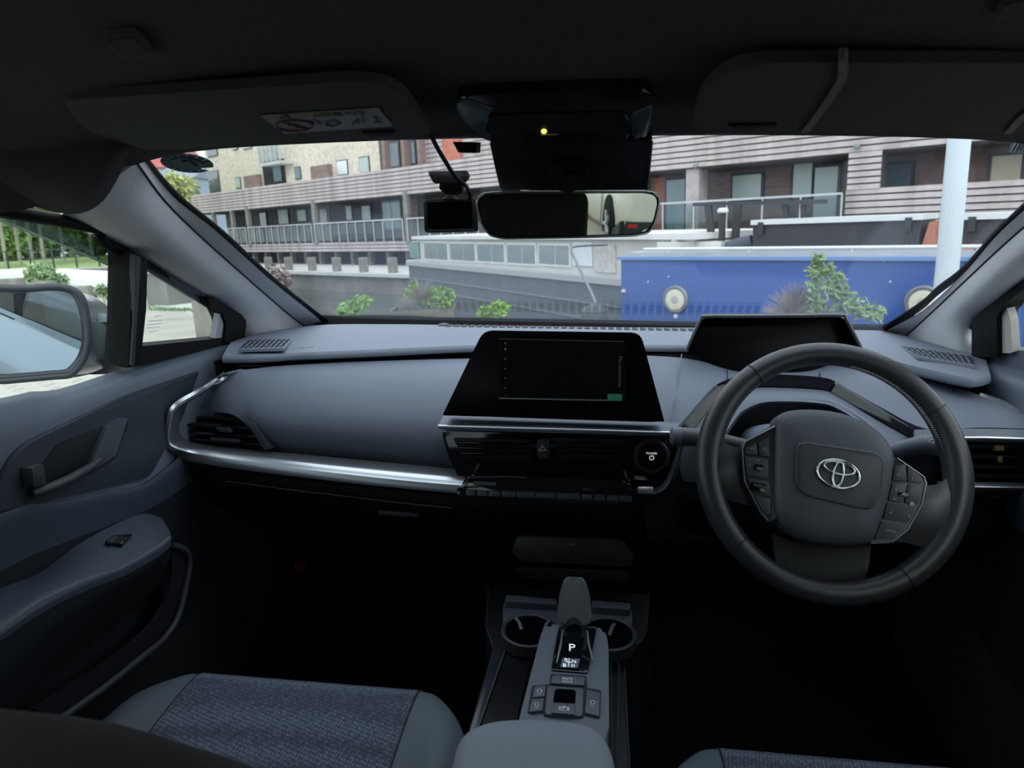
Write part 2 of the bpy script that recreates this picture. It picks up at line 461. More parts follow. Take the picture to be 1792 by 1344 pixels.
# front corner of the quarter light, and the post between the two panes
SP = Pl((-0.752, 1.0, 0.92), (1, 0, -0.2))
def sp(px, py, o=0.0): return SP.at(px, py, o)
trim_5 = plate('trim_5', SP, bez([(372, 520), (432, 556), (428, 600), (392, 600), (397, 566), (388, 545)], 6), 0.014, 0.03, M_rubber, kind='structure', bevel=0.003, label='black rubber corner at the front of the quarter light')
plate('corner_strip', SP, [(386, 546), (396, 562), (394, 597), (376, 597), (383, 560)], 0.008, 0.012, mat('corner_strip_grey', (0.30, 0.32, 0.34), 0.6), trim_5)
trim_6 = plate('trim_6', SP, [(233, 440), (260, 455), (256, 540), (248, 640), (224, 645), (230, 560)], 0.016, 0.04, M_rubber, kind='structure', bevel=0.004, label='black upright post between side window and quarter light')
plate('post_rib', SP, [(238, 446), (247, 450), (240, 560), (236, 640), (231, 640), (236, 560)], 0.021, 0.01, M_char, trim_6, bevel=0.001)
trim_7 = plate('trim_7', SP, [(246, 606), (376, 593), (398, 590), (398, 602), (246, 640)], 0.010, 0.02, M_rubber, kind='structure', label='black sill under the quarter light')
SPR = Pl(mir(SP.p), (-1, 0, -0.2))
trim_9 = plate('trim_9', SPR, [(1700, 600), (1745, 612), (1870, 616), (1870, 690), (1740, 670), (1700, 640)], -0.002, 0.03, M_door, kind='structure', label='slate sill under the driver side quarter light')
trim_8 = plate('trim_8', SPR, bez([(1700, 560), (1800, 480), (1830, 480), (1760, 530), (1744, 552), (1745, 625), (1700, 625)], 6), 0.014, 0.03, M_rubber, kind='structure', bevel=0.003, label='black rubber corner at the front of the driver side quarter light')
M_cream = mat('cream_flange', (0.42, 0.40, 0.36), 0.6)
plate('corner_strip', SPR, bez([(1744, 618), (1745, 560), (1760, 533), (1768, 560), (1772, 618)], 4), 0.006, 0.012, M_cream, trim_8)

# ---- side glass
def sheet(name, pts, vec, m, label): 
    V, Fc = extr(pts, vec); return mk(name, V, Fc, m, kind='structure', label=label, smooth=False)
a_ = sp(233, 452, -0.012); b_ = sp(226, 650, -0.012)
window_2 = sheet('window_2', [a_, Vector((-0.712, 0.72, 1.225)), Vector((-0.712, 0.2, 1.245)), Vector((-0.78, 0.2, 0.88)), Vector((-0.775, 0.70, 0.88)), b_], Vector((-0.004, 0, 0)), G_side, 'passenger door window glass in front of the door mirror')
window_3 = sheet('window_3', [sp(258, 455, -0.004), sp(395, 538, -0.004), sp(398, 604, -0.004), sp(246, 640, -0.004)], Vector((-0.004, 0, 0)), G_side, 'small triangular quarter light behind the windscreen pillar')
k_ = []
V, Fc = [], []
MW = mat('glass_marking', (0.85, 0.87, 0.85), 0.8)
for i, (x0, x1, y) in enumerate([(270, 281, 553), (259, 284, 561), (258, 283, 567), (257, 280, 573), (262, 274, 580)]):
    k_.append(extr([sp(x0, y, -0.0025), sp(x1, y-1.5, -0.0025), sp(x1, y-0.2, -0.0025), sp(x0, y+1.3, -0.0025)], SP.n*0.0005))
mk('glass_marking', *join(k_), MW, window_3, smooth=False)
window_4 = sheet('window_4', [SPR.at(1768, 530, -0.004), SPR.at(1850, 470, -0.004), SPR.at(1850, 632, -0.004), SPR.at(1768, 622, -0.004)], Vector((0.004, 0, 0)), G_side, 'quarter light beside the driver side pillar')
window_5 = sheet('window_5', [mir(p) for p in (Vector((-0.735, 0.98, 1.13)), Vector((-0.712, 0.72, 1.225)), Vector((-0.712, 0.2, 1.245)), Vector((-0.78, 0.2, 0.88)), Vector((-0.775, 0.98, 0.92)))], Vector((0.004, 0, 0)), G_side, 'driver door window glass')

# ---- rest of the body shell behind the camera
M_shell = mat('dark_cabin_trim', (0.02, 0.02, 0.022), 0.8, spec=0.2)
M_paint = mat('silver_blue_paint', (0.42, 0.50, 0.58), 0.25, metal=0.3, coat=0.6)
floor = root('floor', (XC, 0.6, 0.27), 'black carpeted car floor', kind='structure')
surf('carpet', [[(XC-0.75, y, z), (XC, y, z+0.0), (XC+0.75, y, z)] for y, z in ((-1.9, 0.30), (0.5, 0.28), (1.35, 0.28), (1.75, 0.55), (1.9, 0.75))], M_carpet, floor, th=0.03, su=2, sv=3)
wall_front = box('wall_front', (XC, 1.80, 0.68), (1.5, 0.06, 0.52), M_carpet, kind='structure', label='black bulkhead in front of the footwells')
wall_back = box('wall_back', (XC, -1.92, 0.72), (1.4, 0.06, 0.9), M_shell, kind='structure', label='rear wall of the cabin behind the back seats')
window_6 = sheet('window_6', [Vector((XC-0.58, -1.90, 1.17)), Vector((XC+0.58, -1.90, 1.17)), Vector((XC+0.55, -1.75, 1.30)), Vector((XC-0.55, -1.75, 1.30))], Vector((0, -0.005, -0.004)), glass('tinted_rear_glass', (0.25, 0.27, 0.27), 1.0), 'tinted rear window behind the back seats')
for s, nm, lb in ((-1, 'wall_left', 'rear passenger side of the cabin'), (1, 'wall_right', 'rear driver side of the cabin')):
    w = root(nm, (XC+s*0.74, -1.0, 0.3), lb, kind='structure')
    box('door_shell', (XC+s*0.745, -0.86, 0.58), (0.05, 2.12, 0.60), M_shell, w)
    box('centre_pillar', (XC+s*0.715, 0.16, 1.06), (0.05, 0.11, 0.40), M_shell, w, bevel=0.01)
    box('rear_pillar', (XC+s*0.70, -1.62, 1.05), (0.06, 0.55, 0.40), M_shell, w, bevel=0.01)
    tp = [Vector((XC+s*0.70, 0.12, 1.235)), Vector((XC+s*0.70, -1.4, 1.215)), Vector((XC+s*0.745, -1.4, 0.88)), Vector((XC+s*0.745, 0.12, 0.88))]
    V, Fc = extr(tp, Vector((s*0.004, 0, 0))); mk('pane', V, Fc, glass('tinted_side_glass', (0.80, 0.83, 0.80), 1.0), w, smooth=False)

# ============================================================ DOORS
def door(side):
    m = (lambda p: p) if side < 0 else mir
    def row(pp, x): 
        r = [m(X(a, b, x)) for a, b in pp]
        q = r[0]; return [Vector((q.x, 0.12, q.z+0.01)), Vector((q.x, 0.40, q.z+0.006))]+r
    rows = [row([(0, 697), (98, 682), (190, 653), (247, 630), (366, 598), (404, 588)], -0.757),
            row([(0, 714), (98, 698), (190, 669), (247, 646), (366, 610), (406, 599)], -0.740),
            row([(0, 765), (98, 735), (190, 695), (247, 667), (360, 632), (402, 618)], -0.722),
            row([(0, 850), (98, 825), (190, 790), (247, 760), (335, 700), (390, 660)], -0.718),
            row([(0, 900), (98, 880), (190, 859), (251, 846), (310, 800), (370, 745)], -0.714),
            row([(0, 907), (98, 886), (190, 865), (254, 852), (313, 806), (373, 750)], -0.703),
            row([(0, 1000), (98, 955), (190, 920), (262, 890), (325, 850), (378, 800)], -0.708),
            row([(0, 1300), (98, 1250), (190, 1200), (262, 1150), (330, 1080), (385, 1000)], -0.715)]
    if side < 0: d = root('door_1', (-0.74, 0.6, 0.3), 'slate blue passenger door with armrest and inner handle', kind='structure')
    else: d = root('door_2', (0.67, 0.6, 0.3), 'grey driver door beyond the steering wheel', kind='structure')
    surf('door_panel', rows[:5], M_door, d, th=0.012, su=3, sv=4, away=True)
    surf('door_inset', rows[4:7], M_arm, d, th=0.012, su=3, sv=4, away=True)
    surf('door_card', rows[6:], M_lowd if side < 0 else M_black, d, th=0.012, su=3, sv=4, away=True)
    # outer skin in body paint
    xo = -0.86
    sk = [[m(Vector((x, y, z))) for y in (-0.2, 0.3, 0.8, 1.25, 1.45)] for x, z in ((-0.785, 0.885), (-0.83, 0.86), (-0.88, 0.74), (-0.875, 0.55), (-0.86, 0.32))]
    surf('outer_skin', sk, M_paint, d, th=0.004, su=3, sv=4, away=False)
    surf('lower_card', [[m(Vector((-0.715, y, z))) for y in (-0.12, 0.6, 1.2, 1.45)] for z in (0.62, 0.45, 0.26)], M_shell, d, th=0.02, su=2, sv=1)
    return d
door_1 = door(-1)
door_2 = door(1)
HP = Pl(X(150, 800, -0.716), (1, 0.02, 0.03))
hp = plate('handle_panel', HP, bez([(-40, 905), (-2, 850), (31, 794), (54, 774), (225, 691), (350, 648), (318, 735), (262, 835), (120, 868)], [0, 14, 14, 10, 30, 6, 10, 10, 10]), 0.006, 0.012, mat('dark_slate_plastic', (0.030, 0.036, 0.048), 0.5, spec=0.4), door_1, bevel=0.003)
plate('handle_recess', HP, bez([(54, 818), (78, 808), (100, 778), (220, 730), (226, 738), (204, 800), (165, 826), (62, 872), (52, 862)], 5), 0.0075, 0.003, M_black, hp, bevel=0.001)
tube('door_handle', [HP.at(57, 864, 0.014), HP.at(85, 855, 0.022), HP.at(120, 840, 0.024), HP.at(160, 816, 0.018), HP.at(172, 806, 0.012)], [0.006, 0.007, 0.007, 0.006, 0.006], M_char, door_1, n=10, label='dark lever door handle')
plate('lock_knob', HP, bez([(56, 818), (77, 811), (81, 846), (60, 853)], 3), 0.022, 0.016, M_char, door_1, bevel=0.002)
plate('handle_bezel', HP, bez([(190, 745), (214, 731), (225, 732), (204, 796), (166, 822), (160, 812)], 4), 0.016, 0.012, mat('mid_slate', (0.055, 0.064, 0.082), 0.45), door_1, bevel=0.002)
# armrest
A_ = [(-80, 1075), (0, 1030), (68, 1003), (131, 956), (200, 918), (251, 899), (283, 906)]
B_ = [(-80, 1130), (0, 1085), (70, 1040), (157, 1000), (205, 984), (270, 948), (297, 930)]
H_ = [(-80, 1155), (0, 1107), (76, 1056), (162, 1014), (212, 995), (275, 960), (298, 940)]
C_ = [(-80, 1260), (0, 1190), (90, 1110), (180, 1050), (230, 1022), (280, 985), (299, 955)]
G_ = [(-80, 1360), (0, 1270), (90, 1180), (180, 1110), (230, 1070), (280, 1020), (300, 975)]
arm = surf('armrest', [[X(*p, -0.705) for p in A_], [X(*p, -0.640) for p in B_], [X(*p, -0.628) for p in H_], [X(p[0]+2, p[1]+14, -0.627) for p in H_]], M_arm, door_1, th=0.008, su=4, sv=5)
surf('armrest_base', [[X(p[0]+2, p[1]+13, -0.627) for p in H_], [X(*p, -0.635) for p in C_], [X(*p, -0.69) for p in G_]], M_lowd, door_1, th=0.008, su=4, sv=5)
AP = Pl(X(200, 950, -0.672), (X(131, 956, -0.705)-X(199, 988, -0.64)).cross(X(251, 899, -0.705)-X(199, 988, -0.64)))
if AP.n.z < 0: AP.n = -AP.n
sw = plate('window_switch', AP, bez([(183, 948), (200, 936), (232, 934), (214, 952)], 2), 0.004, 0.006, M_gloss, door_1, bevel=0.001)
plate('switch_rocker', AP, [(186, 947), (199, 938), (208, 938), (196, 949)], 0.007, 0.004, M_char, sw, bevel=0.001)
tube('pocket_lip', [X(300, 955, -0.668), X(322, 962, -0.665), X(331, 985, -0.665), X(322, 1040, -0.664), X(309, 1085, -0.662), X(285, 1120, -0.661), X(251, 1148, -0.66), X(180, 1205, -0.66), X(100, 1262, -0.66)], 0.0055, M_char, door_1, n=8, sub=3)
surf('door_pocket', [[X(300, 960, -0.668), X(300, 1010, -0.668), X(275, 1080, -0.67), X(200, 1150, -0.67), X(60, 1240, -0.67)], [X(329, 966, -0.668), X(322, 1040, -0.668), X(305, 1090, -0.67), X(250, 1150, -0.67), X(100, 1262, -0.67)]], M_black, door_1, th=0.006, su=4, sv=1)
# ============================================================ DASHBOARD
dash = root('dashboard', (XC, 1.3, 0.45), 'wide slate blue dashboard with silver trim below the windscreen', 'dashboard')
# --- top pad: far edge at the glass, near lip curving back towards the doors
far = [(440, 578), (520, 572), (571, 568), (700, 568), (900, 571), (1100, 573), (1300, 574), (1545, 577), (1600, 592), (1690, 618)]
farp = [Z(*p, 0.958) for p in far]
lip = [(390, 622), (430, 623), (494, 618), (595, 614), (690, 610), (822, 604), (1000, 602), (1180, 604), (1290, 606), (1420, 606), (1520, 618), (1568, 633), (1614, 644), (1660, 654), (1708, 664), (1733, 656)]
def resample(pts, n):
    P = [np.array(p, float) for p in pts]; L = [0]
    for a, b in zip(P, P[1:]): L.append(L[-1]+np.linalg.norm(b-a))
    return [Vector([float(np.interp(L[-1]*i/(n-1), L, [p[k] for p in P])) for k in range(3)]) for i in range(n)]
far3 = [Z(412, 597, 0.952), Z(440, 586, 0.955)]+[Z(*p, 0.958) for p in far[1:-1]]+[Z(1640, 604, 0.955), Z(1718, 622, 0.950)]
N = 26
fr3 = resample(far3, N); lp3 = resample([Z(*p, 0.948) for p in lip], N)
mid3 = [a.lerp(b, 0.5)+Vector((0, 0, 0.006)) for a, b in zip(fr3, lp3)]
und3 = [p+Vector((0, 0.004, -0.016)) for p in lp3]; und4 = [p+Vector((0, 0.06, -0.022)) for p in lp3]
ext3 = [p+Vector((0, 0.13, -0.02)) for p in fr3]
pad = surf('top_pad', [ext3, fr3, mid3, lp3], M_pad, dash, th=0.012, su=2, sv=4)
surf('pad_lip', [lp3, [p+Vector((0, -0.004, -0.007)) for p in lp3], und3, und4], M_pad, dash, th=0.004, su=2, sv=3)
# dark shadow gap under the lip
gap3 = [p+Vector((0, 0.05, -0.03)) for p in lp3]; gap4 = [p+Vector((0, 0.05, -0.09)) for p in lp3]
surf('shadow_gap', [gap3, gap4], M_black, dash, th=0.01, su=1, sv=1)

box('dash_light_block', (XC, 1.50, 0.73), (1.52, 0.16, 0.40), M_black, dash)  # box added behind the dash to block light leaking through the gaps
box('side_light_block', (XC-0.725, 1.56, 0.60), (0.09, 0.64, 0.66), M_black, dash)  # side boxes added to seal light leaks between door and dash end
box('side_light_block', (XC+0.725, 1.56, 0.60), (0.09, 0.64, 0.66), M_black, dash)
# --- speaker grilles in the pad
PZ = Pl((0, 1.2, 0.9555), (0, 0, 1))
def grille(poly, nslot, lean, lab):
    P = [PZ.at(*p, 0.0) for p in poly]                 # a b (far edge left, right), c d (near edge right, left)
    a, b, c, d = P
    g = mk('speaker_grille', *extr([p+Vector((0, 0, 0.0035)) for p in P], Vector((0, 0, -0.006)), 0.0012), M_pad, dash)
    for r in range(3):
        for i in range(nslot):
            u0 = (i+0.18)/nslot; u1 = (i+0.68)/nslot
            v0 = 0.06+r*0.31; v1 = v0+0.25
            q = lambda u, v: (a.lerp(b, u)).lerp(d.lerp(c, u), v)+Vector((0, 0, 0.0036))
            V, Fc = extr([q(u0, v0), q(u1, v0), q(u1+lean, v1), q(u0+lean, v1)], Vector((0, 0, 0.0006)))
            mk('slot', V, Fc, M_black, g, smooth=False)
grille([(438, 597), (512, 596), (497, 612), (418, 614)], 9, -0.03, '')
grille([(1575, 608), (1700, 627), (1706, 643), (1606, 627)], 11, 0.03, '')
# embossed AIRBAG word on the passenger side pad
ptext('airbag_lettering', 'AIRBAG', PZ, (510, 611), (549, 608), 0.004, M_dim, dash)
# defroster slot row along the glass base
DZ = Pl((0, 1.5, 0.9585), (0, 0, 1))
dslot = []
for i in range(40):
    x0 = -0.33+i*0.017
    V, Fc = box_vf((x0, 1.545, 0.9605), (0.011, 0.03, 0.002)); mk('defroster_slot', V, Fc, M_black, pad, smooth=False)
# small light sensor bump near the glass
lathe('light_sensor', Z(777, 571, 0.958), (0, 0, 1), [(0.014, 0), (0.013, 0.004), (0.006, 0.007)], M_char, dash, n=16)

# --- passenger panel
t3 = [(396, 652), (440, 646), (494, 640), (595, 635), (695, 630), (816, 627), (870, 627)]
bt3 = [(328, 776), (376, 780), (430, 785), (482, 789), (600, 800), (760, 816), (850, 822)]
t3b = [(399, 655), (424, 648), (455, 644), (494, 640), (620, 633), (790, 628), (870, 627)]
th3 = [60, 60, 62, 88, 90, 90, 90]
pr3 = []
for k in range(9):
    r = []
    for (ta, ba, tm, yn) in zip(t3b, bt3, th3, (1.160, 1.138, 1.122, 1.114, 1.114, 1.114, 1.114)):
        T = Z(*ta, 0.925); Bq = Y(*ba, 1.158); th_ = math.radians(tm)*k/8
        ff = k/8*(tm/90)
        uc = max(0, (ff-0.6)/0.4)**2
        r.append(Vector((T.x+(Bq.x-T.x)*ff, T.y+(yn-T.y)*math.sin(th_)+0.044*uc, Bq.z+(T.z-Bq.z)*math.cos(th_))))
    pr3.append(r)
surf('glovebox_cover', pr3, M_dash, dash, th=0.003, su=5, sv=2, dirv=(0, 1, -1))
# side vent
vent = surf('side_vent', [[Y(310, 730, 1.15), Y(380, 733, 1.16), Y(450, 738, 1.165)], [Y(320, 785, 1.16), Y(400, 790, 1.17), Y(490, 795, 1.175)]], M_black, dash, th=0.01, su=2, sv=1)
VP_ = Pl(Y(390, 760, 1.125), (0, -1, 0.12))
for a, b, h in (((322, 741), (440, 749), 4), ((326, 754), (452, 764), 3.5), ((330, 766), (460, 778), 3.5)):
    plate('vent_slat', VP_, [(a[0], a[1]), (b[0], b[1]), (b[0]+3, b[1]+h), (a[0]+2, a[1]+h)], 0.0, 0.03, M_gloss, vent, bevel=0.0008)
plate('vent_tab_or_glint', VP_, [(376, 748), (400, 750), (404, 757), (384, 756)], 0.006, 0.02, M_char, vent, bevel=0.001)
plate('vent_tab_or_glint', VP_, [(366, 765), (416, 770), (418, 775), (370, 770)], 0.004, 0.02, M_char, vent, bevel=0.001)
plate('vent_cheek', VP_, [(428, 735), (446, 743), (472, 786), (462, 788), (440, 752)], 0.004, 0.03, M_char, vent, bevel=0.001)

# --- silver trim running round the panel
TI = [(395.5, 655), (372, 673), (347, 692), (320, 712), (314, 735), (316, 760), (333, 773), (372, 779), (468, 789), (595, 801), (700, 811), (796, 820), (815, 822)]
TM = [(394, 656), (369, 673), (341, 690), (306, 713), (296, 742), (294, 768), (304, 783), (348, 795), (450, 811), (590, 828), (700, 840), (800, 849), (815, 850)]
TO = [(392, 657.5), (364, 673), (334, 689), (298, 716), (284, 750), (278, 775), (282, 792), (322, 806), (430, 824), (585, 843), (700, 855), (800, 864), (815, 865)]
yI = [1.168, 1.146, 1.118, 1.10, 1.095, 1.10, 1.12, 1.13, 1.135, 1.14, 1.14, 1.14, 1.14]
yM = [1.166, 1.138, 1.10, 1.07, 1.06, 1.06, 1.062, 1.068, 1.075, 1.08, 1.08, 1.08, 1.08]
yO = [1.168, 1.142, 1.105, 1.08, 1.07, 1.072, 1.072, 1.075, 1.082, 1.088, 1.09, 1.09, 1.09]
yM = yM[:7]+[1.085, 1.090, 1.093, 1.093, 1.093, 1.093]; yO = yO[:7]+[1.085, 1.090, 1.092, 1.092, 1.092, 1.092]
yS = [(a+b)/2-0.002 for a, b in zip(yI, yM)][:7]+[1.097, 1.102, 1.106, 1.106, 1.106, 1.106]
tS = [Y((a[0]+b[0])/2, (a[1]+b[1])/2, y) for a, b, y in zip(TI, TM, yS)]
tI = [Y(*p, y) for p, y in zip(TI, yI)]; tM = [Y(*p, y) for p, y in zip(TM, yM)]; tO = [Y(*p, y) for p, y in zip(TO, yO)]
surf('silver_trim', [tI, tS, tM], M_silver, dash, th=0.006, su=5, sv=5)
surf('silver_trim_edge', [tM, [a.lerp(b, 0.5)+Vector((0, -0.003, 0)) for a, b in zip(tM, tO)], tO, [p+Vector((0, 0.03, -0.004)) for p in tO]], mat('satin_grey_edge', (0.30, 0.32, 0.35), 0.35, metal=0.8), dash, th=0.004, su=5, sv=3)
# --- lower dash, glovebox and its catch
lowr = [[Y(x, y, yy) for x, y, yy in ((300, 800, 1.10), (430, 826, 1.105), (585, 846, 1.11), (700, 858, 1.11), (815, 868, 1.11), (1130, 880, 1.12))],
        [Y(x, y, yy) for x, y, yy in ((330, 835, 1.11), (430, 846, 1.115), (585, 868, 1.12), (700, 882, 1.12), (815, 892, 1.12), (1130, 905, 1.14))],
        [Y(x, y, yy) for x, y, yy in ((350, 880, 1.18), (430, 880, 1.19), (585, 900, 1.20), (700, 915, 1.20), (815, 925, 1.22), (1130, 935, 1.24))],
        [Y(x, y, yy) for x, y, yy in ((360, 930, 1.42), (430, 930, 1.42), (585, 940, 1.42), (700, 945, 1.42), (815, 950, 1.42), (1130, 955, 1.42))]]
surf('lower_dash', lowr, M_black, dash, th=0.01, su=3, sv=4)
tube('glovebox_shut_line', [Y(395, 842, 1.108), Y(500, 856, 1.11), (Y(600, 868, 1.112)), Y(700, 880, 1.113), Y(790, 889, 1.113)], 0.0009, mat('shut_line_edge', (0.12, 0.12, 0.125), 0.4), dash, n=6, sub=3)
LP_ = Pl(Y(700, 898, 1.15), (0, -1, 0.25))
plate('glovebox_catch', LP_, [(660, 893), (732, 898), (732, 906), (662, 901)], 0.012, 0.02, M_char, dash, bevel=0.002)

# --- centre stack
SHP = Pl(Y(970, 750, 1.075), (0, -0.9, 0.43))
surf('screen_shelf', [[Y(776, 726, 1.13), Y(900, 731, 1.13), Y(1050, 736, 1.13), Y(1190, 740, 1.13)], [Y(768, 743, 1.075), Y(900, 747, 1.07), Y(1050, 751, 1.07), Y(1182, 755, 1.075)]], M_dash, dash, th=0.008, su=3, sv=1)
tube('shelf_brightwork', [Y(767, 746, 1.072), Y(900, 750, 1.068), Y(1050, 754, 1.068), Y(1180, 758, 1.072)], 0.0027, M_silver, dash, n=8, sub=3)
CP = Pl(Y(975, 800, 1.115), (0, -1, 0.10))
stack = plate('centre_stack', CP, bez([(772, 752), (1180, 762), (1186, 800), (1175, 850), (1140, 878), (1100, 885), (815, 868), (800, 830), (785, 800)], 10), 0.0, 0.05, M_gloss, dash, bevel=0.004)
for (x0, x1) in ((800, 928), (970, 1105)):
    vb = plate('centre_vent', CP, bez([(x0-8, 766), (x1+4, 769), (x1+2, 806), (x0+12, 803)], 6), 0.002, 0.004, M_black, stack, bevel=0.001)
    for k in range(3):
        yy = 774+k*9
        plate('vent_slat', CP, [(x0+k*3, yy), (x1, yy+3), (x1, yy+6.5), (x0+k*3, yy+3.5)], 0.012, 0.010, M_gloss, vb, bevel=0.0006)
    for k in range(6):
        xx = x0+20+k*16
        plate('vent_fin', CP, [(xx, 787), (xx+3, 787), (xx+3, 800), (xx, 800)], 0.006, 0.004, M_black, vb)
hz = plate('hazard_button', CP, bez([(940, 768), (961, 769), (961, 803), (940, 802)], 3), 0.008, 0.01, M_char, stack, bevel=0.0015)
tri = [(949, 778), (957, 789), (941, 789)]; tin = [(949, 782), (953.5, 787), (944.5, 787)]
hk = []
for i in range(3):
    j = (i+1) % 3; hk.append(extr([CP.at(*tri[i], 0.009), CP.at(*tri[j], 0.009), CP.at(*tin[j], 0.009), CP.at(*tin[i], 0.009)], CP.n*-0.0006))
mk('warning_triangle', *join(hk), mat('pale_red_print', (0.42, 0.33, 0.33), 0.6), hz, smooth=False)
pc = CP.at(1140, 797, 0.0)
pb = lathe('power_button', pc, CP.n, [(0.029, 0), (0.029, 0.006), (0.026, 0.009), (0.023, 0.009), (0.0225, 0.006)], M_char, stack, n=36)
lathe('button_cap', pc, CP.n, [(0.0195, 0.004), (0.0195, 0.009), (0.0185, 0.0105)], M_gloss, pb, n=36)
M_lit = mat('backlit_white', (0.6, 0.62, 0.65), 0.5, emit=(0.9, 0.95, 1.0), estr=0.3)
ptext('power_lettering', 'POWER', CP, (1131, 795), (1150, 795.5), 0.0112, M_lit, pb)
PPc = CP.at(1140.5, 801, 0.0114); ax1 = Vector((1, 0, 0)); ax2 = CP.n.cross(ax1)
arc = [PPc+ax1*(0.0036*math.sin(t))+ax2*(0.0036*math.cos(t)) for t in [0.5+i*(2*math.pi-1.0)/16 for i in range(17)]]
mk('power_symbol', *join([tube_vf(arc, 0.0006, 6), tube_vf([PPc+ax2*0.0008, PPc+ax2*0.0046], 0.0006, 6)]), M_lit, pb)
# silver curve at the right of the stack
ck = [(1117, 857), (1142, 856), (1160, 846), (1172, 825), (1182, 795), (1190, 772)]; ckw = [(1117, 872), (1150, 872), (1173, 858), (1184, 832), (1192, 800), (1198, 775)]
surf('stack_trim', [[Y(*p, 1.09) for p in ck], [Y(*p, 1.075) for p in [((a[0]+b[0])/2, (a[1]+b[1])/2) for a, b in zip(ck, ckw)]], [Y(*p, 1.09) for p in ckw]], mat('satin_slate_trim', (0.16, 0.18, 0.21), 0.35, metal=0.7), dash, th=0.006, su=4, sv=3)
plate('stack_trim_tip', Pl(Y(1130, 858, 1.07), (0, -0.8, 0.6)), bez([(1116, 851), (1144, 852), (1142, 864), (1117, 864)], 3), 0.0, 0.01, M_silver, dash, bevel=0.001)
# climate unit
KP = Pl(Y(960, 850, 1.055), (0, -0.92, 0.38))
clim = plate('climate_panel', KP, bez([(806, 848), (822, 830), (960, 835), (1098, 842), (1112, 858), (1112, 872), (960, 868), (806, 862)], [6, 8, 0, 8, 4, 4, 0, 4]), 0.0, 0.05, M_gloss, dash, bevel=0.003)
keys = [(815, 832), (835, 853), (855, 875), (878, 903), (905, 935), (937, 972), (974, 1014), (1018, 1037), (1040, 1059), (1062, 1083), (1085, 1106)]
for i, (x0, x1) in enumerate(keys):
    yo = 857+(x0-815)*0.038
    plate('climate_key', KP, [(x0, yo), (x1, yo+0.6), (x1, yo+11), (x0, yo+10.4)], 0.006, 0.008, mat('key_slate', (0.022, 0.026, 0.034), 0.35), clim, bevel=0.001)
for s, a, b in (('A/C', (838, 865), (848, 865.4)), ('OFF', (859, 866), (870, 866.4)), ('MODE', (880, 866.5), (893, 867)), ('DUAL', (1019, 871), (1033, 871.6)), ('AUTO', (1020, 858), (1034, 858.6))):
    ptext('key_lettering', s, KP, a, b, 0.0066 if b[1] > 862 else 0.001, M_dim, clim)
plate('climate_readout', KP, bez([(828, 842), (868, 844), (868, 850), (828, 848)], 2), 0.0008, 0.001, M_char, clim)
tube('climate_edge', [KP.at(812, 852, 0.003), KP.at(820, 836, 0.003), KP.at(880, 834, 0.003), KP.at(920, 836, 0.003)], 0.0009, M_char, clim, n=6)
for x in (806, 1108):
    plate('end_cap', KP, bez([(x-6, 853), (x+7, 853), (x+7, 868), (x-6, 868)], 3), 0.005, 0.02, M_gloss, clim, bevel=0.002)

# --- driver side panel below the instrument display
bt = [(1128, 622), (1190, 626), (1235, 634), (1300, 650), (1400, 651), (1470, 634), (1540, 640), (1620, 662), (1712, 690), (1792, 716), (1850, 735)]
bty = [1.30, 1.31, 1.32, 1.33, 1.33, 1.32, 1.30, 1.27, 1.20, 1.16, 1.13]
bb = [(1150, 752), (1180, 752), (1243, 690), (1300, 664), (1400, 661), (1465, 672), (1540, 712), (1620, 750), (1712, 748), (1792, 750), (1850, 752)]
bby = [1.13, 1.14, 1.20, 1.235, 1.24, 1.22, 1.17, 1.11, 1.09, 1.09, 1.09]
r0 = [Y(*p, y) for p, y in zip(bt, bty)]; r2 = [Y(*p, y) for p, y in zip(bb, bby)]
r1 = [a.lerp(b, 0.5)+Vector((0, -0.006, 0.005)) for a, b in zip(r0, r2)]
surf('binnacle_panel', [r0, r1, r2], M_dash, dash, th=0.01, su=5, sv=5)
for a, b in (((1272, 644), (1272, 672)), ((1433, 647), (1432, 668))):
    pa = Y(*a, 1.30); pb_ = Y(*b, 1.215)
    tube('panel_joint', [pa, pa.lerp(pb_, 0.5)+Vector((0, -0.006, 0.004)), pb_], 0.0008, M_black, dash, n=6)
# facet edge left of the display
tube('facet_edge', [Y(1193, 620, 1.30), Y(1183, 690, 1.21), Y(1178, 742, 1.135)], 0.0012, M_dash, dash, n=6)
# black arch band
arch = [(1178, 762), (1243, 692), (1268, 672), (1330, 664), (1440, 668), (1475, 680), (1545, 722), (1622, 764)]
ya = [1.125, 1.185, 1.205, 1.215, 1.21, 1.195, 1.145, 1.095]
arch2 = [(1196, 772), (1255, 700), (1282, 682), (1330, 676), (1432, 680), (1465, 692), (1535, 733), (1612, 776)]
surf('arch_band', [[Y(*p, y-0.004) for p, y in zip(arch, ya)], [Y(*p, y-0.001) for p, y in zip(arch2, ya)]], M_gloss, dash, th=0.02, su=4, sv=1)
# lower cowl and the black gap round the column
cw0 = [(1196, 773), (1255, 701), (1282, 684), (1330, 678), (1432, 682), (1465, 693), (1535, 735), (1612, 778)]
cw1 = [(1262, 770), (1285, 735), (1305, 716), (1345, 703), (1430, 705), (1468, 716), (1520, 750), (1572, 800)]
surf('column_cowl', [[Y(*p, y) for p, y in zip(cw0, ya)], [Y(*p, y-0.045) for p, y in zip(cw1, ya)], [Y(p[0], p[1]+6, y+0.03) for p, y in zip(cw1, ya)]], M_dash, dash, th=0.006, su=4, sv=3)
surf('column_gap', [[Y(*p, 1.2) for p in cw1], [Y(p[0], 900, 1.2) for p in cw1]], M_black, dash, th=0.01, su=2, sv=1)
